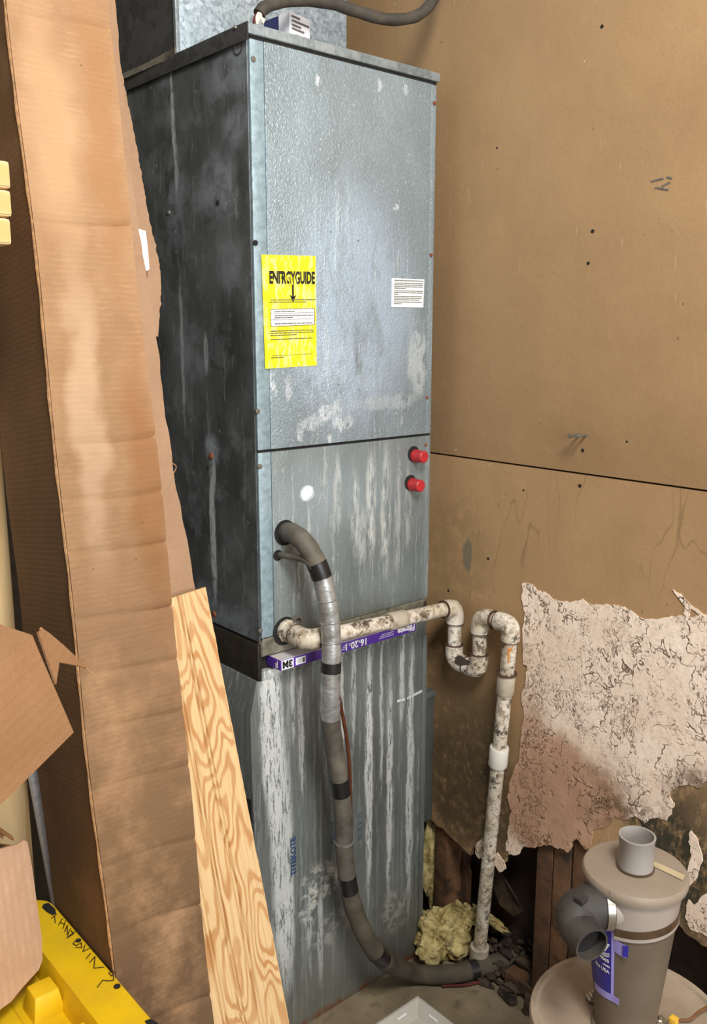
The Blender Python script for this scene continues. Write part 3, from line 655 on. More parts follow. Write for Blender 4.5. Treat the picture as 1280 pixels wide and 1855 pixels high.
for i, (u0, u1, v) in enumerate(((.14,.98,.392),(.12,.8,.412),(.12,.95,.668),(.12,.95,.686),(.12,.62,.706),(.12,.92,.742),(.14,.9,.888),(.12,.36,.905))):
    h = words(u0, u1, v, .0016 if v != .888 else .0008, i); g.add(h.v, h.f)
part('fine_print', g, MT['inkgrey'], yl, kind='stuff')
g = G()
for i, (u0, u1, v) in enumerate(((.2,.57,.495),(.2,.93,.532),(.2,.55,.550),(.2,.93,.603))):
    h = words(u0, u1, v, .0016, 20+i, .0082); g.add(h.v, h.f)
part('fine_print', g, MT['inkdirt'], yl, kind='stuff')
g = G(); rnd = random.Random(8)
for k in range(9):
    u = rnd.uniform(.15, .92); v0 = rnd.uniform(.17, .22)
    g.ribbon([lp(u, v0, .0080), lp(u+rnd.uniform(-.02, .02), v0+rnd.uniform(.03, .07), .0080)], rnd.uniform(.0010, .0022), (0,-1,0), .0002)
part('worn_streaks', g, MT['yellowlab'], yl, kind='stuff')
# white sticker
A, B, C_, D = fp(709, 504), fp(768, 506), fp(766, 557), fp(708, 556)
wl = part('instruction_sticker', G().prism([D, C_, B, A], (0, -.0006, 0)), MT['whitelab'], ah, label='small white text sticker')
g = G()
for i, (u1, v) in enumerate(((.96,.07),(.95,.16),(.95,.22),(.95,.28),(.42,.34),(.95,.43),(.95,.49),(.2,.55),(.93,.62),(.93,.68),(.85,.74),(.93,.82),(.3,.88))):
    h = words(.08, u1, v, .0015, 50+i); g.add(h.v, h.f)
part('fine_print', g, MT['inkdirt'], wl, kind='stuff')
# holes of the refrigerant lines
for (x, y, r) in ((516, 965, .0245), (503, 1006, .0105)):
    p = at(x, y, Y=-.0062); part('line_hole', G().lathe([(0,.0006),(r,.0006),(r,0)], p, (0,-1,0), 24), MT['dark'], ah)
p = at(516, 1143, Y=-.0062); part('drain_hole', G().lathe([(0,.0006),(.026,.0006),(.028,0)], p, (0,-1,0), 24), MT['dark'], ah)
p = at(533, 1124, Y=-.0062)
part('drain_stub', G().lathe([(.0,.002),(.0085,.002),(.0085,.012),(.0105,.012),(.0105,0)], p, (0,-1,0), 16), MT['screw'], ah)

# ================================================================== SUPPLY DUCT ON TOP
DY = .222
du = thing('supply_duct', 'bright galvanised supply duct rising from the top of the air handler', 'duct', (.2, .4, ZT))
xr = at(627, 60, Y=DY).x
part('duct_body', G().box((.0, DY+.002, ZT+.001), (xr-.002, .70, 2.75)), MT['ductshade'], du, bevel=.001)
part('front_sheet', G().box((.004, DY-.001, ZT+.001), (xr, DY+.0018, 2.75)), MT['duct'], du, bevel=.0008)
part('corner_seam', G().box((-.004, DY-.003, ZT+.001), (.004, DY+.006, 2.75)), MT['lidmetal'], du, bevel=.001)
part('base_flange', G().prism([(-.005, DY, ZT-.003),(-.005, DY, ZT+.012),(-.012, .34, ZT+.004),(-.016, .52, ZT+.006),(-.016,.52,ZT-.006)], (.003,0,0)), MT['gasket'], du)

# ================================================================== AIR FILTER
Yf = -.035
L, Rr = at(508, 1206, Y=Yf), at(753, 1135, Y=Yf); zb_, zt_ = .8305, .8505
af = thing('air_filter', 'purple and white boxed air filter pushed into the slot of the rack', 'air filter', ((L.x+Rr.x)/2, Yf, zb_))
part('frame', G().box((L.x, Yf, zb_), (Rr.x, .010, zt_)), MT['purple'], af, bevel=.0006)
part('top_face', G().box((L.x+.0003, Yf+.0006, zt_-.0002), (Rr.x-.0003, .009, zt_+.0006)), MT['filtertop'], af)
fy = Yf-.0006
x = lambda px: at(px, 1180, Y=Yf).x
part('white_square', G().box((x(509), fy, zb_+.0008), (x(531), fy+.0008, zt_-.0008)), MT['white'], af)
part('white_square', G().box((x(535), fy, zb_+.003), (x(553), fy+.0008, zt_-.003)), MT['white'], af)
g = G()
for k in range(3): g.box((x(536.5), fy-.0002, zb_+.006+.003*k), (x(545), fy+.0003, zb_+.0068+.003*k))
g.box((x(547), fy-.0002, zb_+.005), (x(551.5), fy+.0003, zt_-.006)); part('printed_marks', g, MT['inkdirt'], af, kind='stuff')
LF, DN = (-1,0,0), (0,0,-1)
part('lettering', text_geo('3M', .0185, (x(529), fy, zt_-.0035), LF, DN, .0011, sx=1.0), MT['ink'], af)
part('lettering', text_geo('16', .0190, (x(665), fy, zt_-.004), LF, DN, .0006), MT['white'], af)
part('lettering', text_geo('x', .0125, (x(652.5), fy, zt_-.004), LF, DN, .0), MT['white'], af)
part('lettering', text_geo('20', .0190, (x(648), fy, zt_-.004), LF, DN, .0006), MT['white'], af)
part('lettering', text_geo('x', .0125, (x(635), fy, zt_-.004), LF, DN, .0), MT['white'], af)
part('lettering', text_geo('1', .0190, (x(630), fy, zt_-.004), LF, DN, .0006), MT['white'], af)
part('lettering', text_geo('Filtrete', .0175, (x(750), fy, zt_-.0045), LF, DN, .0008, sx=.98), MT['white'], af)
g = G()
for px0, px1 in ((617, 627), (686, 712)):
    for k in range(3): g.box((x(px0)+.003*k, fy-.0002, zb_+.006+.0035*k), (x(px1), fy+.0003, zb_+.0068+.0035*k))
part('printed_lines', g, MT['white'], af, kind='stuff')
part('lettering', text_geo('F', .018, (L.x-.0005, Yf+.007, zt_-.0035), (0,1,0), DN, .001), MT['white'], af)

# ================================================================== PVC CONDENSATE DRAIN
dp = thing('drain_pipe', 'grimy white plastic drain pipe with a trap running from cabinet to floor', 'pipe', (.46, -.2, .03))
RP = .0150
s0 = at(515, 1140, Y=0); YP = -.07; z_p = s0.z-.004
e1 = Vector((s0.x, YP, z_p)); XV = .4605
e2 = Vector((XV, YP, at(825, 1099, Y=YP).z))
def elbow_path(a, corner, b, r=.022, n=7):
    d1 = (a-corner).normalized(); d2 = (b-corner).normalized(); out = [corner+d1*.036, corner+d1*r]
    for k in range(1, n): 
        t = k/n; out.append((corner+d1*r)*(1-t)**2+corner*2*t*(1-t)+(corner+d2*r)*t*t)
    return out+[corner+d2*r, corner+d2*.036]
def pipe(a, b, mat='pvc', r=RP, name='pipe'): return part(name, G().tube([a, b], r, 20), MT[mat], dp)
def elbow(a, cc, b, mat='pvc', r=.0192):
    P_ = elbow_path(a, cc, b); o = part('elbow', G().tube(P_, r, 20), MT[mat], dp)
    for e, q in ((P_[0], P_[1]), (P_[-1], P_[-2])):
        d = (q-e).normalized(); part('joint_ring', G().tube([e-d*.0015, e+d*.0005], r+.0006, 20), MT['pvcjoint'], dp)
    return o
def coupling(a, b, t0, t1, mat, r=.0188):
    p, q = a.lerp(b, t0), a.lerp(b, t1); d = (q-p).normalized()
    part('coupling', G().tube([p, p+d*.002, q-d*.002, q], [r-.001, r, r, r-.001], 24), MT[mat], dp)
part('adapter', G().tube([s0+Vector((0,.0,0)), s0+Vector((0,-.012,-.001)), s0+Vector((0,-.012,-.001)), e1+Vector((0,.036,0))], [.0225, .0225, .019, .019], 10), MT['pvc'], dp)
pipe(s0+Vector((0,-.01,0)), e1)
elbow(s0, e1, e2, r=.0198); pipe(e1, e2); coupling(e1, e2, .515, .625, 'pvcold', .0185)
v2 = Vector((XV, YP, at(822, 1196, Y=YP).z))
yU = at(868, 1190, X=XV).y; v3 = Vector((XV, yU, v2.z-.002)); v4 = Vector((XV, yU+.001, at(874, 1118, X=XV).z))
yD = at(926, 1136, X=XV).y; v5 = Vector((XV, yD, v4.z+.004)); v6 = at(868, 1722, X=WALLX+.006)
elbow(e1, e2, v2); pipe(e2, v2); elbow(e2, v2, v3); pipe(v2, v3); elbow(v2, v3, v4); pipe(v3, v4); elbow(v3, v4, v5); pipe(v4, v5); elbow(v4, v5, v6)
pipe(v5, v6)
coupling(v5, v6, .135, .19, 'pvcold'); coupling(v5, v6, .345, .400, 'pvcclean', .0205)
pj = v5.lerp(v6, .134); dd = (v6-v5).normalized(); part('joint_ring', G().tube([pj-dd*.001, pj+dd*.001], .0215, 20), MT['pvcjoint'], dp)
pj = v5.lerp(v6, .985); part('coupling', G().tube([pj, pj+dd*.055], .0215, 20), MT['pvcold'], dp)
g = G(); vw = CAM-v5; vw = (vw-dd*vw.dot(dd)).normalized(); q0 = v5+dd*.0375
side = dd.cross(vw).normalized()
drip = [(-.5,0),(-.3,.2),(-.05,.3),(-.03,.9),(.05,1),(.12,.9),(.1,.35),(.3,.25),(.5,.02)]
def drp(u, t):
    a = u*1.3; return q0+dd*t*.044+(vw*math.cos(a)-side*math.sin(a))*(RP+.0006)
g.add([drp(*q) for q in drip], [tuple(range(len(drip)))]); part('primer_drip', g, MT['orange'], dp, solid=.0006)

# dark patch on trap
ctr = v2.lerp(v3, .5); g = G(); ax = (v3-v2).normalized(); vq = CAM-ctr; vq = (vq-ax*vq.dot(ax)).normalized(); vz = ax.cross(vq)
pts = []; vz = vz if vz.z > 0 else -vz
for k in range(18):
    a = 2*math.pi*k/18; rr = 1+.25*math.sin(a*3+1); th = .25+.5*math.sin(a)*rr; al = math.cos(a)*rr*.024
    pts.append(ctr+ax*al+(vq*math.cos(th)+vz*math.sin(th))*.0199)
g.add(pts, [tuple(range(18))]); part('grime_patch', g, plain('dark_grime', c(52, 40, 34), .8), dp, solid=.0006)

# ================================================================== REFRIGERANT LINE SET
ls = thing('refrigerant_line', 'thick taped grey insulated hose looping from cabinet down to the floor', 'hose', (.15, -.06, .01))
hp = [at(516,964,Y=.0), at(530,966,Y=-.035), at(552,984,Y=-.068), at(573,1020,Y=-.088), at(588,1065,Y=-.098), at(597,1120,Y=-.104), at(600,1180,Y=-.108), at(598,1240,Y=-.108), at(598,1290,Y=-.105),
      at(603,1340,Y=-.10), at(614,1410,Y=-.098), at(622,1480,Y=-.095), at(624,1550,Y=-.092), at(634,1620,Y=-.09), at(654,1680,Y=-.088), at(688,1733,Y=-.092), at(745,1762,Z=.035), at(820,1764,Z=.025), at(890,1746,Z=.025), at(945,1728,Z=.03)]
hs = catmull(hp, 10); RH = .0182
segs = [(0, 30, 'sleeve', 1.02, 'insulation_sleeve'), (30, 36, 'blacktape', 1.06, 'black_tape_band'), (36, 63, 'silver', 1.0, 'duct_tape_wrap'), (63, 66, 'blacktape', 1.05, 'black_tape_band'), (66, 82, 'silver', 1.03, 'duct_tape_wrap'),
        (82, 100, 'sleeve', 1.0, 'insulation_sleeve'), (100, 104, 'blacktape', 1.04, 'black_tape_band'), (104, 125, 'sleeve', 1.0, 'insulation_sleeve'), (125, 129, 'blacktape', 1.03, 'black_tape_band'), (129, 148, 'sleevelow', 1.05, 'insulation_sleeve'),
        (148, 151, 'blacktape', 1.1, 'black_tape_band'), (151, 174, 'sleevelow', 1.12, 'insulation_sleeve'), (174, 176, 'blacktape', 1.14, 'black_tape_band'), (176, len(hs)-1, 'sleevelow', 1.1, 'insulation_sleeve')]
for a, b_, m, k, nm in segs:
    pts = hs[a:b_+1]; rr = [RH*k*(1+.022*math.sin(i*.9+a)) for i in range(len(pts))]
    if nm == 'black_tape_band': rr = [RH*k]*len(pts)
    part(nm, G().tube(pts, rr, 24), MT[m], ls, smooth=60)
# lapped tape edges
for i, wob in ((44, .003), (51, -.003), (57, .004), (70, -.004), (76, .003)):
    part('tape_edge', G().tube([hs[i]+Vector((0,0,0)), hs[i].lerp(hs[i+1], .35)], [RH*1.075, RH*1.03], 24), MT['silver'], ls, smooth=60)
part('tape_edge', G().tube([hs[116], hs[116].lerp(hs[117], .6)], [RH*1.10, RH*1.02], 24), MT['silver'], ls, smooth=60)
sl = catmull([at(503,1006,Y=0), at(512,1006,Y=-.02), at(530,1009,Y=-.045), at(548,1013,Y=-.07), at(562,1022,Y=-.088), at(574,1045,Y=-.097)], 6)
part('small_line', G().tube(sl, .0062, 12), MT['sleeve'], ls)
cl = catmull([at(612,1255,Y=-.095), at(619,1290,Y=-.088), at(628,1340,Y=-.088), at(632,1380,Y=-.088), at(634,1420,Y=-.084), at(636,1500,Y=-.08)], 6)
part('copper_line', G().tube(cl, .0036, 10), MT['copper'], ls)
rw = catmull([at(800,1786,Z=.008), at(850,1783,Z=.008), at(900,1768,Z=.008), at(945,1748,Z=.008)], 6); part('red_wire', G().tube(rw, .0028, 8), MT['redwire'], ls)
part('red_wire', G().tube(catmull([at(518,955,Y=-.004), at(528,953,Y=-.03), at(532,962,Y=-.045)], 5), .0035, 8), MT['redwire'], ls)

# ================================================================== TOP OF UNIT: cable, wires, capacitor box
tc = thing('insulated_cable', 'black insulated cable arching from the unit top to the upper wall', 'cable', (.03, .02, ZT))
hp2 = catmull([at(469,26,Y=.012), at(476,16,Y=.012), at(500,5,Y=.012), at(545,0,Y=.012), at(600,6,Y=.01), at(650,22,Y=0), at(700,35,Y=-.01), at(745,32,Y=-.02), at(772,16,Y=-.02), at(790,-12,Y=-.01), at(800,-60,Y=0), at(802,-120,Y=.01)], 8)
part('cable_jacket', G().tube(hp2, [.0105*(1+.04*math.sin(i*.9)) for i in range(len(hp2))], 16), MT['hoseblack'], tc, smooth=60)
for pts, m in (([at(468,24,Y=.01), at(465,32,Y=.006), at(466,44,Y=.006)], 'whitewire'), ([at(471,24,Y=.008), at(473,33,Y=.004), at(477,36,Y=.004), at(475,42,Y=.004)], 'whitewire'), ([at(466,24,Y=.012), at(461,33,Y=.01), at(460,42,Y=.01)], 'redwire'), ([at(467,30,Y=.01), at(470,34,Y=.008), at(467,38,Y=.008)], 'whitewire')):
    part('wire', G().tube(catmull(pts, 5), .0026, 8), MT[m], tc)
cbx = at(524, 20, Y=.05); hz = cbx.z-ZT
cb = thing('capacitor_carton', 'small white and navy carton lying on top of the air handler', 'carton', (cbx.x, cbx.y, ZT))
d1 = Vector((.0554, .0123, 0)); d2 = Vector((-.0041, .0714, 0))
def cbp(u, v, z): p = Vector((cbx.x, cbx.y, ZT))+d1*u+d2*v; p.z = ZT+z*hz; return p
part('carton_body', G().hexa([cbp(0,0,.001), cbp(1,0,.001), cbp(1,1,.001), cbp(0,1,.001), cbp(0,0,1), cbp(1,0,1), cbp(1,1,1), cbp(0,1,1)]), MT['boxwhite'], cb, bevel=.001)
n2 = -d1.normalized()*.0004
part('navy_band', G().hexa([cbp(0,.42,.01)+n2, cbp(0,.42,.01)-n2, cbp(0,1.0,.01)-n2, cbp(0,1.0,.01)+n2, cbp(0,.42,.985)+n2, cbp(0,.42,.985)-n2, cbp(0,1.,.985)-n2, cbp(0,1.,.985)+n2]), MT['boxnavy'], cb)
n3 = -d2.normalized()*.0006; g = G()
for k, (u1, v) in enumerate(((.5,.86),(.95,.74),(.55,.62),(.7,.52))): g.prism([cbp(.1,0,v)+n3, cbp(u1,0,v)+n3, cbp(u1,0,v+.06)+n3, cbp(.1,0,v+.06)+n3], n3*.3)
rnd = random.Random(3); u = .25
while u < .8:
    wd = rnd.choice((.015, .03, .045)); g.prism([cbp(u,0,.2)+n3, cbp(u+wd,0,.2)+n3, cbp(u+wd,0,.42)+n3, cbp(u,0,.42)+n3], n3*.3); u += wd+.025
part('printed_marks', g, MT['inkdirt'], cb, kind='stuff')
part('lettering', text_geo('TG', hz*.42, cbp(0,.74,.2)+n2*1.5, -d2, (0,0,1), .0003), MT['boxwhite'], cb)

# ================================================================== TALL CARTON
def frame(root, org, ex, ez):
    ez = Vector(ez).normalized(); ex = Vector(ex); ex = (ex-ez*ex.dot(ez)).normalized(); ey = ez.cross(ex)
    root.matrix_world = Matrix(((ex.x, ey.x, ez.x, org[0]), (ex.y, ey.y, ez.y, org[1]), (ex.z, ey.z, ez.z, org[2]), (0,0,0,1)))
tb = thing('tall_carton', 'tall narrow brown corrugated carton leaning beside the air handler', 'cardboard box')
frame(tb, (-.443, -.326, .004), (1, 0, 0), (.020, .162, 1))
BW, BD, BH = .152, .205, 2.12
creases = [0, .16, .30, .45, .60, .705, .82, .905, .985, 1.065, 1.16, 1.235, 1.315, 1.62, 1.9, BH]
def wob(z, s): return .0022*math.sin(z*5.1+s)+.0014*math.sin(z*13+s*2)
g = G()
def frontp(u, v, d=0):
    z = v*BH; cr = min(abs(z-q) for q in creases[1:-1]); dent = .006*max(0, 1-cr/.0075)
    tilt = .010*(u-.5)
    return Vector((u*BW+wob(z, 0 if u < .5 else 2), dent*(.3+.7*u)+d+.0015*math.sin(u*3.1), z+.010*math.sin(u*2.4+z*3)*u))
g.grid(lambda u, v: frontp(u, v), 6, 420)
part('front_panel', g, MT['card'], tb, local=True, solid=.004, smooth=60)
g = G(); g.grid(lambda u, v: Vector((wob(v*BH, 0)+.001*math.sin(v*40), .004+u*BD, v*BH)), 4, 60)
part('left_panel', g, MT['cardshade'], tb, local=True, solid=-.004, smooth=60)
part('right_panel', G().grid(lambda u, v: Vector((BW-.003+wob(v*BH, 2), .006+u*(BD-.006), v*BH)), 4, 60), MT['cardshade'], tb, local=True, solid=.003)
part('rear_panel', G().box((.004, BD-.003, 0), (BW-.004, BD+.001, BH)), MT['cardshade'], tb, local=True)
part('bottom_panel', G().box((.005, .006, .0), (BW-.006, BD-.004, .005)), MT['cardshade'], tb, local=True)
# torn edge fold along the front left corner
g = G().tube([Vector((wob(v/60*BH, 0), .001, v/60*BH)) for v in range(61)], [.0024+.0009*math.sin(v*2.3) for v in range(61)], 6)
part('corner_fold', g, MT['cardedge'], tb, local=True)
g = G().tube([Vector((BW+wob(v/60*BH, 2), .002, v/60*BH)) for v in range(61)], [.002+.0008*math.sin(v*1.9) for v in range(61)], 6)
part('corner_fold', g, MT['cardedge'], tb, local=True)
INV = tb.matrix_world.inverted()
# torn side flaps behind the front panel (front layer, and a rear layer that bows out)
def flapx(edge, v):  # edge: list of (z, x)
    for (z0, x0), (z1, x1) in zip(edge, edge[1:]):
        if z0 <= v <= z1: return x0+(x1-x0)*(v-z0)/(z1-z0)
    return edge[-1][1]
YFL = .140
def loc(px, py, yl):  # picture point to flap plane at local depth yl
    o_ = INV @ CAM; d_ = (INV.to_3x3() @ ray(px, py)); t = (yl-o_.y)/d_.y; return o_+d_*t
e1_ = sorted([(q.z, q.x) for q in (loc(x, y, YFL) for x, y in ((205,0),(216,120),(228,220),(240,330),(252,420),(264,500),(276,575),(285,640),(292,720),(296,760),(304,800),(312,870),(325,930),(340,1000),(350,1062),(356,1110))) ])
e1_ = [(.88, e1_[0][1]+.01)]+e1_+[(BH, e1_[-1][1]-.01)]
part('torn_flap', G().grid(lambda u, v: Vector((BW+.002+u*(flapx(e1_, .88+v*(BH-.88))+.0025*mnoise.noise((v*40, 3, 1))-BW-.002), YFL+.004*math.sin(u*2+v*9), .88+v*(BH-.88))), 4, 120), MT['cardtorn'], tb, local=True, solid=.004, smooth=60)
e2_ = sorted([(q.z, q.x) for q in (loc(x, y, YFL+.03) for x, y in ((208,60),(222,140),(236,210),(248,270),(258,330),(270,400),(280,440),(290,490),(291,540),(288,575),(286,610))) ])
zl, zh = e2_[0][0], e2_[-1][0]
part('torn_flap', G().grid(lambda u, v: Vector((BW+.004+u*(flapx(e2_, zl+v*(zh-zl))+.003*mnoise.noise((v*50, 8, 1))-BW-.004), YFL+.045-.012*u*u, zl+v*(zh-zl))), 4, 90), MT['cardtorn'], tb, local=True, solid=.006, smooth=60)
g = G()
ed = [Vector((flapx(e2_, zl+v/70*(zh-zl))-.001, YFL+.034, zl+v/70*(zh-zl))) for v in range(71)]
g.tube(ed, [.0030+.0016*mnoise.noise((i*.9, 2, 5)) for i in range(71)], 6); part('torn_edge', g, MT['cardedge'], tb, local=True)
a = loc(274, 755, YFL-.004); b_ = loc(292, 868, YFL-.004)
part('folded_tab', G().prism([a, loc(296,760,YFL-.004), loc(303,790,YFL-.004), loc(306,850,YFL-.004), b_, loc(284,860,YFL-.004)], (0,-.003,0)), MT['cardtorn'], tb, local=True)
q = [loc(x, y, YFL-.002) for x, y in ((304,855),(310,840),(319,845),(314,857),(307,858))]
part('loose_string', G().tube(catmull(q, 4), .0009, 6), MT['cardedge'], tb, local=True)
fs = thing('foam_strip', 'bright white foam strip showing inside the torn carton flap', 'foam strip')
fs.matrix_world = tb.matrix_world.copy()
fq = [loc(x, y, YFL+.012) for x, y in ((250,414),(264,418),(268,450),(271,488),(265,491),(258,460))]
o = part('foam_piece', G().prism(fq, (0,.012,0)), MT['foamwhite'], fs, local=True, bevel=.001)

# ================================================================== PLYWOOD
pw_ = thing('plywood_board', 'pale grooved plywood board with wavy grain leaning against the carton', 'board')
BR = at(523, 1855, Y=-.24); TR = at(371, 1064, Y=-.045); BL = at(402, 1855, Y=-.235)
up = (TR-BR).normalized(); foot = BR-up*(BR.z-.012)/up.z; PWD = (BL-BR).length
frame(pw_, foot, (1, -.02, 0), up)
Lp = (TR-foot).length; th = .011
prof = [(-PWD, 0)]
for gx in (-PWD+.030, -PWD+.062, -PWD+.094):
    for s_ in (0, .007): prof += [(gx+s_-.0018, 0), (gx+s_, .0032), (gx+s_+.0018, 0)]
prof += [(0, 0), (0, th), (-PWD, th)]
g = G(); nz = 60; V = []; n = len(prof)
for k in range(nz+1):
    z = k/nz
    for (xx, yy) in prof:
        top = Lp+.010*(xx/PWD)+(.0 if k < nz else .0)
        ragged = .0012*mnoise.noise((k*1.7, 4, 2)) if xx == 0 else 0
        V.append((xx+ragged, yy, z*top))
F = [tuple(range(n)), tuple(range(nz*n, (nz+1)*n))[::-1]]+[(k*n+i, k*n+(i+1)%n, (k+1)*n+(i+1)%n, (k+1)*n+i) for k in range(nz) for i in range(n)]
part('board_face', g.add(V, F), MT['ply'], pw_, local=True, smooth=15)
part('rough_edge', G().tube([Vector((.0006, th*.55, k/60*Lp)) for k in range(61)], [.0042+.0012*mnoise.noise((k*2.1, 1, 7)) for k in range(61)], 6), MT['plyedge'], pw_, local=True)

# ================================================================== LUMBER AT LEFT
rk = thing('lumber_rack', 'steel lumber rack post and arm at the far left behind the clutter', 'rack', (-.60, .34, 0))
part('post', G().box((-.62, .30, 0), (-.58, .34, 1.9)), MT['toteblack'], rk, bevel=.002)
zz = [at(18, y, Y=-.15).z for y in (290, 343, 394, 445)]
part('arm', G().box((-.62, .16, zz[3]-.032), (-.44, .34, zz[3]-.002)), MT['toteblack'], rk, bevel=.002)
names = ('top', 'middle', 'bottom')
for k in range(3):
    x1 = at(23 if k else 20, 320+50*k, Y=-.15).x-.0005*k
    t = thing('lumber_plank', '%s of the three pale sawn planks stacked at the left picture edge' % names[k], 'plank', (x1-.05, .3, zz[k+1]), 'stacked sawn planks')
    part('plank_body', G().box((x1-.089, -.149, zz[k+1]+.0008), (x1, .75, zz[k]-.0008)), MT['pine'], t, bevel=.005)
    part('end_grain', G().prism([(x1-.086, -.1496, zz[k+1]+.004), (x1-.004, -.1496, zz[k+1]+.004), (x1-.002, -.1496, zz[k+1]+.006), (x1-.002, -.1496, zz[k]-.006), (x1-.004, -.1496, zz[k]-.004), (x1-.086, -.1496, zz[k]-.004)], (0, .0004, 0)), MT['pineend'], t)
st = thing('pine_stud', 'pale upright pine stud at the left edge behind the open carton', 'stud', (-.42, .17, 0))
part('stud_body', G().box((-.486, .15, .002), (-.397, .188, 1.33)), MT['pine'], st, bevel=.003)
ws = thing('white_trim_strip', 'thin white trim strip leaning between pine stud and tall carton', 'trim strip', (-.37, .07, 0))
a, b_ = at(62, 1395, Y=.07), at(106, 1635, Y=.07); d_ = (b_-a).normalized(); lo_ = b_+d_*((b_.z-.004)/-d_.z); hi_ = a-d_*.12
wv_ = Vector((.0065, 0, .001))
part('strip_body', G().hexa([lo_-wv_, lo_+wv_, lo_+wv_+Vector((0,.02,0)), lo_-wv_+Vector((0,.02,0)), hi_-wv_, hi_+wv_, hi_+wv_+Vector((0,.02,0)), hi_-wv_+Vector((0,.02,0))]), MT['strip'], ws, bevel=.001)

# ================================================================== YELLOW LID TOTE
LZ = .55; LX = at(285, 1855, Z=LZ).x; LY1 = at(82, 1618, Z=LZ).y; LX0 = LX-.42; LY0 = LY1-.62
tt = thing('storage_tote', 'black storage tote with a yellow lid marked in black handwriting', 'tote', (LX-.2, LY1-.3, 0))
g = G(); g.hexa([(LX0+.05, LY0+.05, .0), (LX-.05, LY0+.05, 0), (LX-.05, LY1-.05, 0), (LX0+.05, LY1-.05, 0), (LX0+.02, LY0+.02, LZ-.05), (LX-.02, LY0+.02, LZ-.05), (LX-.02, LY1-.02, LZ-.05), (LX0+.02, LY1-.02, LZ-.05)])
part('tote_body', g, MT['toteblack'], tt, bevel=.012)
def rrect(x0, y0, x1, y1, r, z, n=6):
    out = []
    for (cx, cy, a0) in ((x1-r, y1-r, 0), (x0+r, y1-r, 90), (x0+r, y0+r, 180), (x1-r, y0+r, 270)):
        for k in range(n+1):
            a = math.radians(a0+90*k/n); out.append(Vector((cx+r*math.cos(a), cy+r*math.sin(a), z)))
    return out
rings = [rrect(LX0+.004, LY0+.004, LX-.004, LY1-.004, .034, LZ-.052), rrect(LX0, LY0, LX, LY1, .036, LZ-.004), rrect(LX0+.003, LY0+.003, LX-.003, LY1-.003, .034, LZ),
         rrect(LX0+.060, LY0+.060, LX-.060, LY1-.060, .014, LZ+.001), rrect(LX0+.068, LY0+.068, LX-.068, LY1-.068, .012, LZ-.042)]
g = G(); n = len(rings[0]); V = sum(rings, [])
F = [(i*n+k, i*n+(k+1)%n, (i+1)*n+(k+1)%n, (i+1)*n+k) for i in range(len(rings)-1) for k in range(n)]+[tuple(range((len(rings)-1)*n, len(rings)*n))]
lid = part('lid', g.add(V, F), MT['yellow'], tt, label='yellow plastic lid with raised ribs')
fx0, fx1, fy0, fy1 = LX0+.067, LX-.067, LY0+.067, LY1-.067
def rib(x0, y0, x1, y1, h):
    z0 = LZ-.043; s_ = .006
    part('rib', G().hexa([(x0,y0,z0),(x1,y0,z0),(x1,y1,z0),(x0,y1,z0),(x0+s_,y0+s_,z0+h),(x1-s_,y0+s_,z0+h),(x1-s_,y1-s_,z0+h),(x0+s_,y1-s_,z0+h)]), MT['yellow'], lid, bevel=.003)
pb = at(162, 1775, Z=LZ-.012)
for k in range(-1, 4):
    y0 = pb.y+.045-k*.115
    if y0 > fy1: continue
    rib(fx1-.042, y0-.045, fx1+.004, y0, .037); rib(fx0-.004, y0-.045, fx0+.042, y0, .037)
    rib(fx0+.05, y0-.056, fx1-.05, y0+.034, .010)
for k in range(4): rib(fx0+.055+k*.06, fy1-.036, fx0+.095+k*.06, fy1+.004, .037)
def lidp(px, py): return at(px, py, Z=LZ+.0008)
slot = [lidp(*q) for q in ((79,1638),(88,1636),(100,1647),(102,1655),(95,1658),(84,1652),(76,1644))]
part('handle_slot', G().prism(slot, (0,0,.0006)), MT['dark'], lid)
for (x_, y_, r_) in ((142,1704,.0042), (212,1787,.0048)):
    p = lidp(x_, y_); part('lid_hole', G().lathe([(0,.0008),(r_,.0008),(r_,0)], p, (0,0,1), 16), MT['dark'], lid)
part('handle_slot', G().prism([lidp(*q) for q in ((262,1850),(272,1846),(284,1852),(296,1868),(285,1872),(270,1862))], (0,0,.0006)), MT['dark'], lid)
strokes = [[(93,1664),(102,1656)],[(99,1660),(100,1672)],  # T
  [(106,1676),(113,1664)],[(114,1682),(119,1668)],[(109,1671),(117,1675)],   # H
  [(117,1688),(122,1676),(122,1694),(128,1682)],  # N
  [(122,1697),(136,1688)],[(129,1686),(133,1692),(121,1700)],  # X
  [(146,1703),(138,1703),(132,1710),(138,1713),(147,1708),(148,1717),(137,1716)], # G
  [(154,1712),(150,1724),(162,1718)],[(164,1727),(156,1737)],[(168,1722),(169,1724)],
  [(162,1744),(172,1733),(170,1754),(188,1752)],
  [(203,1757),(197,1763),(202,1768),(207,1763),(203,1757)],[(205,1766),(206,1776),(195,1777),(186,1776),(176,1789)]]
g = G()
for s_ in strokes: g.ribbon([lidp(*q) for q in s_], .0015, (0,0,1), .0003)
part('handwriting', g, plain('marker_ink', c(62, 50, 14), .6), lid)

# ================================================================== SMALL CARTONS AT LEFT
def carton(name, label, corners, thick_dir, mat, dist):
    """corners: three picture points with depth (A,B,C) of the face, box extruded along thick_dir"""
    return None
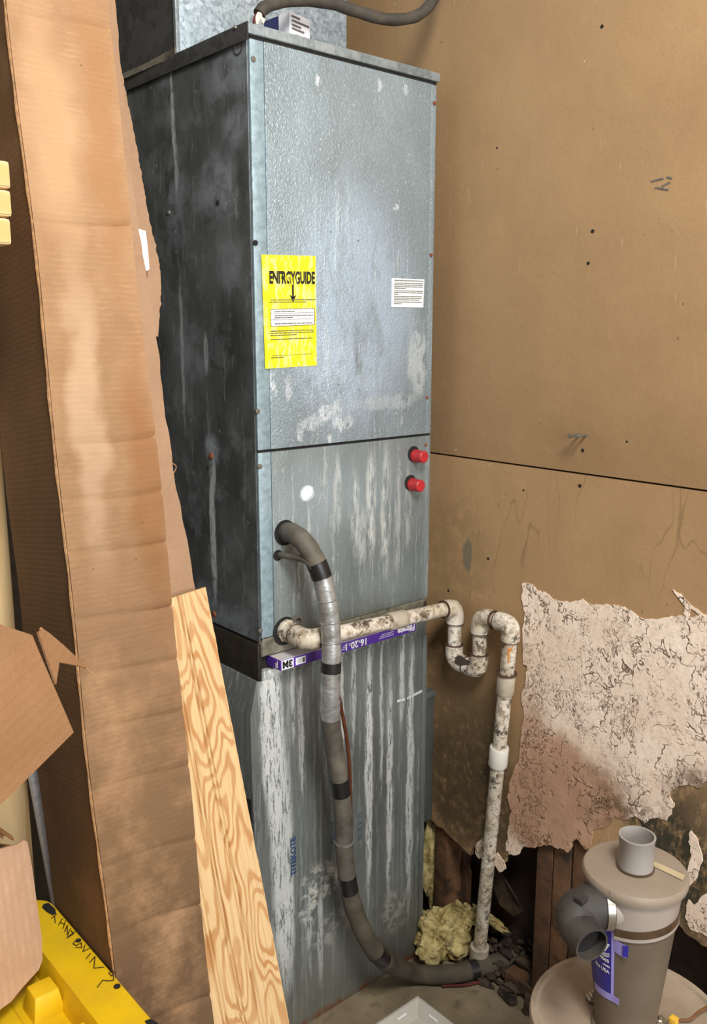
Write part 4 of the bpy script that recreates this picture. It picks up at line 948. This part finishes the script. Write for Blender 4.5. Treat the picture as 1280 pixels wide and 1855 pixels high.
# lower pale carton standing on the lid
D0 = .98
lw = thing('pale_carton', 'open pale kraft carton resting on the yellow tote lid at lower left', 'cardboard box')
br = at(77, 1738, Z=LZ+.006); tr_ = dep(50, 1524, 1.257); ez = (tr_-br).normalized(); ex = br-at(0, 1829, Z=LZ+.006)
H = (tr_-br).length
frame(lw, br, ex, ez)
S_ = .26; Dp = .17
def cp(px, py):  # face plane y=0 in local frame
    o_ = lw.matrix_world.inverted() @ CAM; d_ = lw.matrix_world.inverted().to_3x3() @ ray(px, py); t = -o_.y/d_.y; return o_+d_*t
face = [cp(76,1700), cp(77,1740), cp(70,1757), cp(40,1790), cp(20,1815), cp(0,1829), Vector((-S_,0,cp(0,1829).z)), Vector((-S_,0,H-.012)), cp(0,1538), cp(30,1530), cp(44,1522), cp(50,1526), cp(58,1570), cp(66,1630)]
part('front_panel', G().prism(face, (0,.004,0)), MT['cardpink'], lw, local=True, smooth=20)
zb2 = min(p.z for p in face[:6]); 
part('right_panel', G().hexa([(-.004,.004,.0),(0,.004,0),(0,Dp,0),(-.004,Dp,0),(-.004,.004,H-.01),(0,.004,H-.01),(0,Dp,H-.01),(-.004,Dp,H-.01)]), MT['cardmid'], lw, local=True)
part('rear_panel', G().box((-S_,Dp,0),(0,Dp+.004,H-.012)), MT['cardmid'], lw, local=True)
part('bottom_panel', G().box((-S_,.004,0),(-.004,Dp,.004)), MT['cardmid'], lw, local=True)
part('raised_flap', G().hexa([(-S_+.010,.004,.0),(-S_+.014,.004,0),(-S_+.014,Dp,0),(-S_+.010,Dp,0),(-S_+.010,.004,H+.074),(-S_+.014,.004,H+.074),(-S_+.014,Dp,H+.074),(-S_+.010,Dp,H+.074)]), MT['cardmid'], lw, local=True)
a, b_ = cp(-40, 1470), cp(28, 1516); d_ = Vector((0,.03,0))
g = G().grid(lambda u, v: a.lerp(b_, u)+Vector((0, .012+.010*math.cos(v*3.1), .010*math.sin(v*3.1)-.006)), 6, 8); part('curled_flap', g, MT['cardmid'], lw, local=True, solid=.003)

# mid carton, tilted
mc = thing('tilted_carton', 'plain brown cardboard box tipped on its corner with a torn flap', 'cardboard box')
Am, Bm = dep(60, 1151, 1.10), dep(132, 1326, 1.19)
ezm = (Am-Bm).normalized(); exm = Bm-dep(0, 1460, 1.098)
frame(mc, Bm, exm, ezm)
INVm = mc.matrix_world.inverted(); Hm = (Am-Bm).length
def mp(px, py):
    o_ = INVm @ CAM; d_ = INVm.to_3x3() @ ray(px, py); t = -o_.y/d_.y; return o_+d_*t
Sm, Dm = .30, .09
part('front_panel', G().grid(lambda u, v: Vector((-Sm*(1-u), .0015*math.sin(u*5+v*3), v*Hm)), 8, 6), MT['cardmid'], mc, local=True, solid=.004, smooth=60)
part('top_panel', G().hexa([(-Sm,.004,Hm-.004),(0,.004,Hm-.004),(.0,Dm,Hm-.004),(-Sm,Dm,Hm-.004),(-Sm,.001,Hm),(0,.001,Hm),(.0,Dm,Hm+.002),(-Sm,Dm,Hm+.002)]), MT['cardmid'], mc, local=True)
part('right_panel', G().box((-.004,.004,0),(0,Dm,Hm-.005)), MT['cardmid'], mc, local=True)
part('bottom_panel', G().box((-Sm,.004,0),(-.005,Dm,.004)), MT['cardmid'], mc, local=True)
part('rear_panel', G().box((-Sm,Dm,0),(-.005,Dm+.004,Hm-.005)), MT['cardmid'], mc, local=True)
WM = mc.matrix_world
def mloc(px, py, D): return INVm @ dep(px, py, D)
fl_ = [mloc(66,1146,1.115), mloc(74,1140,1.135), mloc(100,1160,1.165), mloc(125,1182,1.195), mloc(148,1203,1.215), mloc(157,1212,1.222), mloc(140,1207,1.205), mloc(104,1200,1.170), mloc(98,1240,1.155)]
part('torn_flap', G().add(fl_, [tuple(range(len(fl_)))]), MT['cardmid'], mc, local=True, solid=.003, smooth=20)
rp = catmull([mloc(74,1139,1.134), mloc(100,1159,1.164), mloc(125,1181,1.194), mloc(148,1202,1.214), mloc(160,1214,1.22), mloc(174,1224,1.225)], 6)
part('torn_edge', G().tube(rp, [.0022*(1-.7*(i/len(rp))**2)+.0007*mnoise.noise((i*1.3,0,0)) for i in range(len(rp))], 6), MT['cardedge'], mc, local=True)

# ================================================================== BUCKET AND CYCLONE
bc = dep(1138, 1847, 1.437); ZL = bc.z
bk = thing('bucket', 'tan lidded plastic bucket on the floor carrying the dust cyclone', 'bucket', (bc.x, bc.y, 0))
part('bucket_body', G().lathe([(0,.0),(.128,.0),(.131,.004),(.147,ZL-.045),(.150,ZL-.045),(.150,ZL-.022),(.147,ZL-.02)], (bc.x, bc.y, .001), seg=64), MT['bucketlid'], bk, smooth=35)
blid = part('bucket_lid', G().lathe([(.150,ZL-.024),(.155,ZL-.022),(.1565,ZL-.004),(.154,ZL+.002),(.146,ZL+.002),(.142,ZL-.003),(.132,ZL-.005),(0,ZL-.005)], (bc.x, bc.y, 0), seg=64), MT['bucketlid'], bk, smooth=35)
for (x_, y_) in ((1075,1806),(1092,1846),(1195,1851)):
    p = at(x_, y_, Z=ZL+.001); part('lid_bolt', G().lathe([(0,.011),(.004,.011),(.0045,.006),(.0085,.0055),(.009,.001),(.013,.0005),(.013,-.0055)], p, (0,0,1), 6), MT['steel'], blid)
part('brown_wire', G().tube(catmull([at(1228,1848,Z=ZL+.002), at(1250,1846,Z=ZL+.004), at(1264,1834,Z=ZL+.008), at(1285,1822,Z=ZL+.01), at(1310,1815,Z=ZL+.004)], 6), .0022, 8), MT['brownwire'], blid)
p = at(1220, 1848, Z=ZL+.001); part('yellow_connector', G().box((p.x-.006, p.y-.006, ZL-.004), (p.x+.006, p.y+.006, ZL+.006)), MT['yellowtip'], blid, bevel=.001)
cyA = dep(1150, 1572, 1.367)
cx, cy, cz = cyA.x, cyA.y, cyA.z
cx, cy = bc.x-.012, bc.y+.000
cz = at(1150, 1572, Y=cy).z; cx = at(1150, 1572, Y=cy).x
cl_ = thing('dust_cyclone', 'dusty translucent cone shaped dust cyclone with black elbow standing on the bucket lid', 'dust cyclone', (cx, cy, ZL-.004))
zl = cz-.012
hB = zl-(ZL-.004)
part('cone_body', G().lathe([(.0,0),(.052,0),(.052,.004),(.046,.006),(.0665,hB*.80)], (cx, cy, ZL-.004), seg=64), MT['cycwall'], cl_, smooth=50)
part('upper_band', G().lathe([(.0667,hB*.80-.001),(.0715,hB)], (cx, cy, ZL-.004), seg=64), MT['cyctop'], cl_, smooth=50)
clid = part('cyclone_lid', G().lathe([(.0715,-.004),(.0775,-.004),(.079,.001),(.079,.008),(.0765,.0115),(.072,.0125),(.030,.013),(.0,.013)], (cx, cy, zl), seg=64), MT['cyclid'], cl_, smooth=40)
part('lid_tape', G().prism([at(x_, y_, Z=zl+.0142) for x_, y_ in ((1178,1567),(1186,1561),(1240,1586),(1236,1595))], (0,0,.0006)), MT['tape'], clid)
part('outlet_port', G().lathe([(.0265,.012),(.0265,.064),(.0275,.065),(.0275,.067),(.0245,.067),(.0245,.012)], (cx, cy, zl), seg=40), MT['port'], clid, smooth=50)
part('port_ring', G().lathe([(.0285,.0125),(.0285,.016),(.0268,.0165)], (cx, cy, zl), seg=40), MT['brownramp'], clid)
# scroll ramp wound on the band
g = G(); pts = []
for k in range(25):
    a = math.radians(190+k*5.0); z = ZL-.004+hB*(.775+.055*k/24); r_ = .0672+.0012*k/24+.0012
    pts.append((a, z, r_))
V = []
for a, z, r_ in pts: V += [(cx+r_*math.cos(a), cy+r_*math.sin(a), z-.006), (cx+r_*math.cos(a), cy+r_*math.sin(a), z+.006)]
part('scroll_ramp', g.add(V, [(2*i, 2*i+2, 2*i+3, 2*i+1) for i in range(24)]), MT['brownramp'], cl_, solid=.0012)
V = []
for a, z, r_ in pts: V += [(cx+(r_-.0002)*math.cos(a), cy+(r_-.0002)*math.sin(a), z-.012), (cx+(r_-.0002)*math.cos(a), cy+(r_-.0002)*math.sin(a), z-.0065)]
part('ramp_lip', G().add(V, [(2*i, 2*i+2, 2*i+3, 2*i+1) for i in range(24)]), MT['cyctop'], cl_, solid=.0012)
# inlet stub, clamp and elbow
Lf = -RT; toC = Vector((-FW.x, -FW.y, 0)).normalized()
DI = (Vector((cx, cy, zl-.05))-CAM).dot(FW)-.034
base = dep(1146, 1640, DI)
E = [dep(1106,1641,DI), dep(1088,1641,DI), dep(1062,1643,DI-.006), dep(1044,1656,DI-.016), dep(1047,1680,DI-.030), dep(1058,1696,DI-.046), dep(1072,1713,DI-.064)]
inl = part('inlet_stub', G().tube([base, E[0]-Lf*.0, E[0]+Lf*.01], .0295, 32), MT['cyctop'], cl_)
Es = catmull(E, 7); n = len(Es)
rr = [.034-.0075*(i/(n-1)) for i in range(n)]
el = part('rubber_elbow', G().hollow(Es, rr, .0028), MT['rubber'], cl_, smooth=60)
d_ = (Es[-1]-Es[-2]).normalized(); part('elbow_bore', G().tube([Es[-1]-d_*.02, Es[-1]-d_*.017], .0238, 32), MT['dark'], el)
part('moulded_pad', G().box(tuple(dep(1052,1628,DI-.034)-Vector((.008,.008,.003))), tuple(dep(1052,1628,DI-.034)+Vector((.008,.008,.004)))), MT['rubber'], el, bevel=.002)
clp = part('hose_clamp', G().tube([E[0]+Lf*.002, E[0]+Lf*.013], .0352, 40), MT['steel'], cl_)
tp = E[0]+Lf*.0075+Vector((0,0,.036))+toC*.008
part('clamp_screw', G().box(tuple(tp-Vector((.007,.012,.004))), tuple(tp+Vector((.007,.012,.006)))).tube([tp-toC*.008+Vector((0,0,.002)), tp+toC*.018+Vector((0,0,.002))], .0048, 10), MT['steel'], clp, bevel=.001)
# wrap-around label
def cone(a, z, e=.0009):
    t = (z-(ZL+.002))/(hB*.80); r_ = .046+(.0665-.046)*t+e; return Vector((cx+r_*math.cos(a), cy+r_*math.sin(a), z))
def ang(px, py):  # angle on the cone seen at a picture point
    best = None
    for k in range(720):
        a = math.radians(k/2); 
        for z in (None,):
            d = ray(px, py); 
            p = cone(a, dep(px, py, DI+.005).z)
            q = p-CAM; D_ = q.dot(FW); X_ = 640+FPX*q.dot(RT)/D_
            if (p-Vector((cx, cy, p.z))).dot(CAM-p) > 0 and (best is None or abs(X_-px) < best[0]): best = (abs(X_-px), a)
    return best[1]
zt1, zb1 = dep(1108,1688,DI-.012).z, dep(1100,1806,DI+.02).z
aR = ang(1112,1750); aL = aR-math.radians(62)
if (cone(aL, zt1)-cone(aR, zt1)).dot(RT) > 0: aL = aR+math.radians(62)
lab = part('blue_label', G().grid(lambda u, v: cone(aL+(aR-aL)*u, zb1+(zt1-zb1)*v), 16, 8), MT['bluelab'], cl_, solid=.0005, smooth=60)
part('label_edge', G().grid(lambda u, v: cone(aL+(aR-aL)*(.93+.07*u), zb1+(zt1-zb1)*v, .0013), 4, 8), MT['lilac'], lab, solid=.0003, smooth=60)
part('label_edge', G().grid(lambda u, v: cone(aL+(aR-aL)*(.3+.86*u), zb1-.012+.012*v+.006*u, .0013+.004*max(0, u-.8)*5), 12, 3), MT['lilac'], lab, solid=.0003, smooth=60)
zt_ab = dep(1120,1712,DI-.008).z
part('label_tab', G().grid(lambda u, v: cone(aR+(aR-aL)*.26*u, zt_ab-.011+.022*v, .002+.006*u), 6, 3), MT['lilac'], lab, solid=.0005, smooth=60)
part('label_tab', G().grid(lambda u, v: cone(aR+(aR-aL)*(.20+.10*u), zt_ab-.009+.020*v, .0085), 4, 3), MT['bluelab'], lab, solid=.0005, smooth=60)
def label_text(s, size, u1, z, bold=.0003):
    g = text_geo(s, size, (0,0,0), (1,0,0), (0,1,0), bold); mxx = max(v.x for v in g.v); sg = 1 if aR > aL else -1; r_ = .06
    g.v = [cone(aL+(aR-aL)*u1+sg*(v.x-mxx)/r_, z+v.y, .0019) for v in g.v]; return part('label_lettering', g, MT['white'], lab)
hgt = zt1-zb1
label_text('ty', .021, .90, zb1+hgt*.70, .0012); label_text('4065', .0085, .88, zb1+hgt*.50); label_text('.com', .0065, .90, zb1+hgt*.43); label_text('the USA', .0085, .90, zb1+hgt*.34)
label_text('s', .008, .70, zb1+hgt*.90)
g = G()
for k in range(3): g.grid(lambda u, v, k=k: cone(aL+(aR-aL)*(.55+.34*u), zb1+hgt*(.60+.022*k)-.004*math.sin(u*3.1)+.0012*v, .0019), 8, 1)
part('label_swirl', g, MT['white'], lab, solid=.0002)

# ================================================================== INSULATION AND DEBRIS IN THE CAVITY
def lump(name, cc, r, seed, mat, lab, cat, amp=.35, sub=4, freq=26, group=None):
    bm = bmesh.new(); bmesh.ops.create_icosphere(bm, subdivisions=sub, radius=1)
    g = G(); 
    for v in bm.verts:
        q = v.co.copy(); s_ = 1+amp*mnoise.noise((q.x*1.6+seed, q.y*1.6, q.z*1.6))*1.4+amp*.55*mnoise.noise((q.x*4+seed, q.y*4, q.z*4+3))+amp*.34*mnoise.noise((q.x*9, q.y*9+seed, q.z*9))+amp*.22*mnoise.noise((q.x*20, q.y*20+seed, q.z*20))
        g.v.append(Vector((cc[0]+q.x*r[0]*s_, cc[1]+q.y*r[1]*s_, max(.002, cc[2]+q.z*r[2]*s_))))
    g.f = [tuple(v.index for v in f.verts) for f in bm.faces]; bm.free()
    o = part(name, g, MT[mat], None, smooth=60); tag(o, lab, cat, group); return o
lump('insulation_batt', (.527, .054, .19), (.026, .026, .115), 2.2, 'insul', 'upright yellow fibreglass batt in the wall gap beside the plenum', 'insulation', .3)
p = at(800, 1680, Z=.07); lump('insulation_clump', (p.x, p.y, .05), (.068, .054, .058), 5.1, 'insul', 'loose yellow fibreglass clump on the floor beside the drain pipe', 'insulation', .36, 5)
p = at(836, 1645, Z=.10); lump('insulation_tuft', (p.x, p.y, .085), (.024, .036, .024), 9.4, 'insul', 'small torn yellow fibreglass tuft just left of the drain pipe', 'insulation', .5, 5)
p = at(900, 1655, X=WALLX+.09); lump('insulation_strip', (p.x-.03, p.y, p.z), (.014, .055, .010), 12.4, 'insul', 'thin yellow fibreglass strip behind the drain pipe', 'insulation', .5)
g = G(); rnd = random.Random(21)
for k in range(300):
    px, py = rnd.uniform(840, 1060), rnd.uniform(1600, 1760)
    Xc = rnd.uniform(WALLX-.02, WALLX+.10); y_ = rnd.uniform(-.42, .02); s_ = rnd.uniform(.004, .016); zc = s_*.5+rnd.uniform(0, .09)*max(0, (Xc-WALLX+.02)/.12)
    bm = bmesh.new(); bmesh.ops.create_icosphere(bm, subdivisions=1, radius=s_); b0 = len(g.v)
    for v in bm.verts:
        q = v.co*(1+rnd.uniform(-.35, .35)); g.v.append(Vector((Xc+q.x, y_+q.y*1.3, max(.001, zc+q.z*.7))))
    g.f += [tuple(b0+v.index for v in f.verts) for f in bm.faces]; bm.free()
o = part('debris_rubble', g, MT['debris'], None, smooth=0); o['label'] = 'dark wet crumbled board rubble heaped at the foot of the wall'; o['category'] = 'rubble'; o['kind'] = 'stuff'
# sagging vapour paper shreds
for k, (pts, m, lb) in enumerate((([(800,1560),(835,1540),(852,1580),(850,1650),(838,1680),(805,1660),(796,1610)], 'stud', 'wrinkled dark paper sheet hanging in the wall gap behind the pipe'),
                             ([(885,1570),(905,1580),(930,1620),(946,1650),(930,1660),(905,1640),(890,1600)], 'debris', 'grey torn paper strip hanging right of the drain pipe'))):
    o = part('torn_paper', G().prism([at(x_, y_, X=WALLX+.06+.012*math.sin(i*2.3)) for i, (x_, y_) in enumerate(pts)], (.004,0,0)), MT[m], None, smooth=20); tag(o, lb, 'paper')

# ================================================================== WHITE TRAY ON THE FLOOR
TC = at(756, 1803, Z=.034)
ty = thing('white_tray', 'shallow translucent white plastic tray with its corner on the concrete floor', 'tray', (TC.x-.15, TC.y-.15, 0))
x1, y1, x0, y0 = TC.x, TC.y, TC.x-.34, TC.y-.30; R_ = [(.012,0,0), (.0,.034,0), (.003,.034,1)]
def ring(i, z): return [(x0+i, y0+i, z), (x1-i, y0+i, z), (x1-i, y1-i, z), (x0+i, y1-i, z)]
V = ring(.020, .001)+ring(.002, .031)+ring(0, .034)+ring(.006, .034)+ring(.022, .004)
F = [(3,2,1,0)]+[(i*4+k, i*4+(k+1)%4, (i+1)*4+(k+1)%4, (i+1)*4+k) for i in range(4) for k in range(4)]+[(16,17,18,19)]
part('tray_body', G().add(V, F), MT['tray'], ty, bevel=.0015)
g = G()
for t in (.06, .13, .20):
    g.tube([(x1-t-.012, y1-.0125, .022), (x1-t+.012, y1-.0125, .022)], .0022, 8); g.tube([(x1-.0125, y1-t-.012, .022), (x1-.0125, y1-t+.012, .022)], .0022, 8)
part('tray_nubs', g, MT['white'], ty)
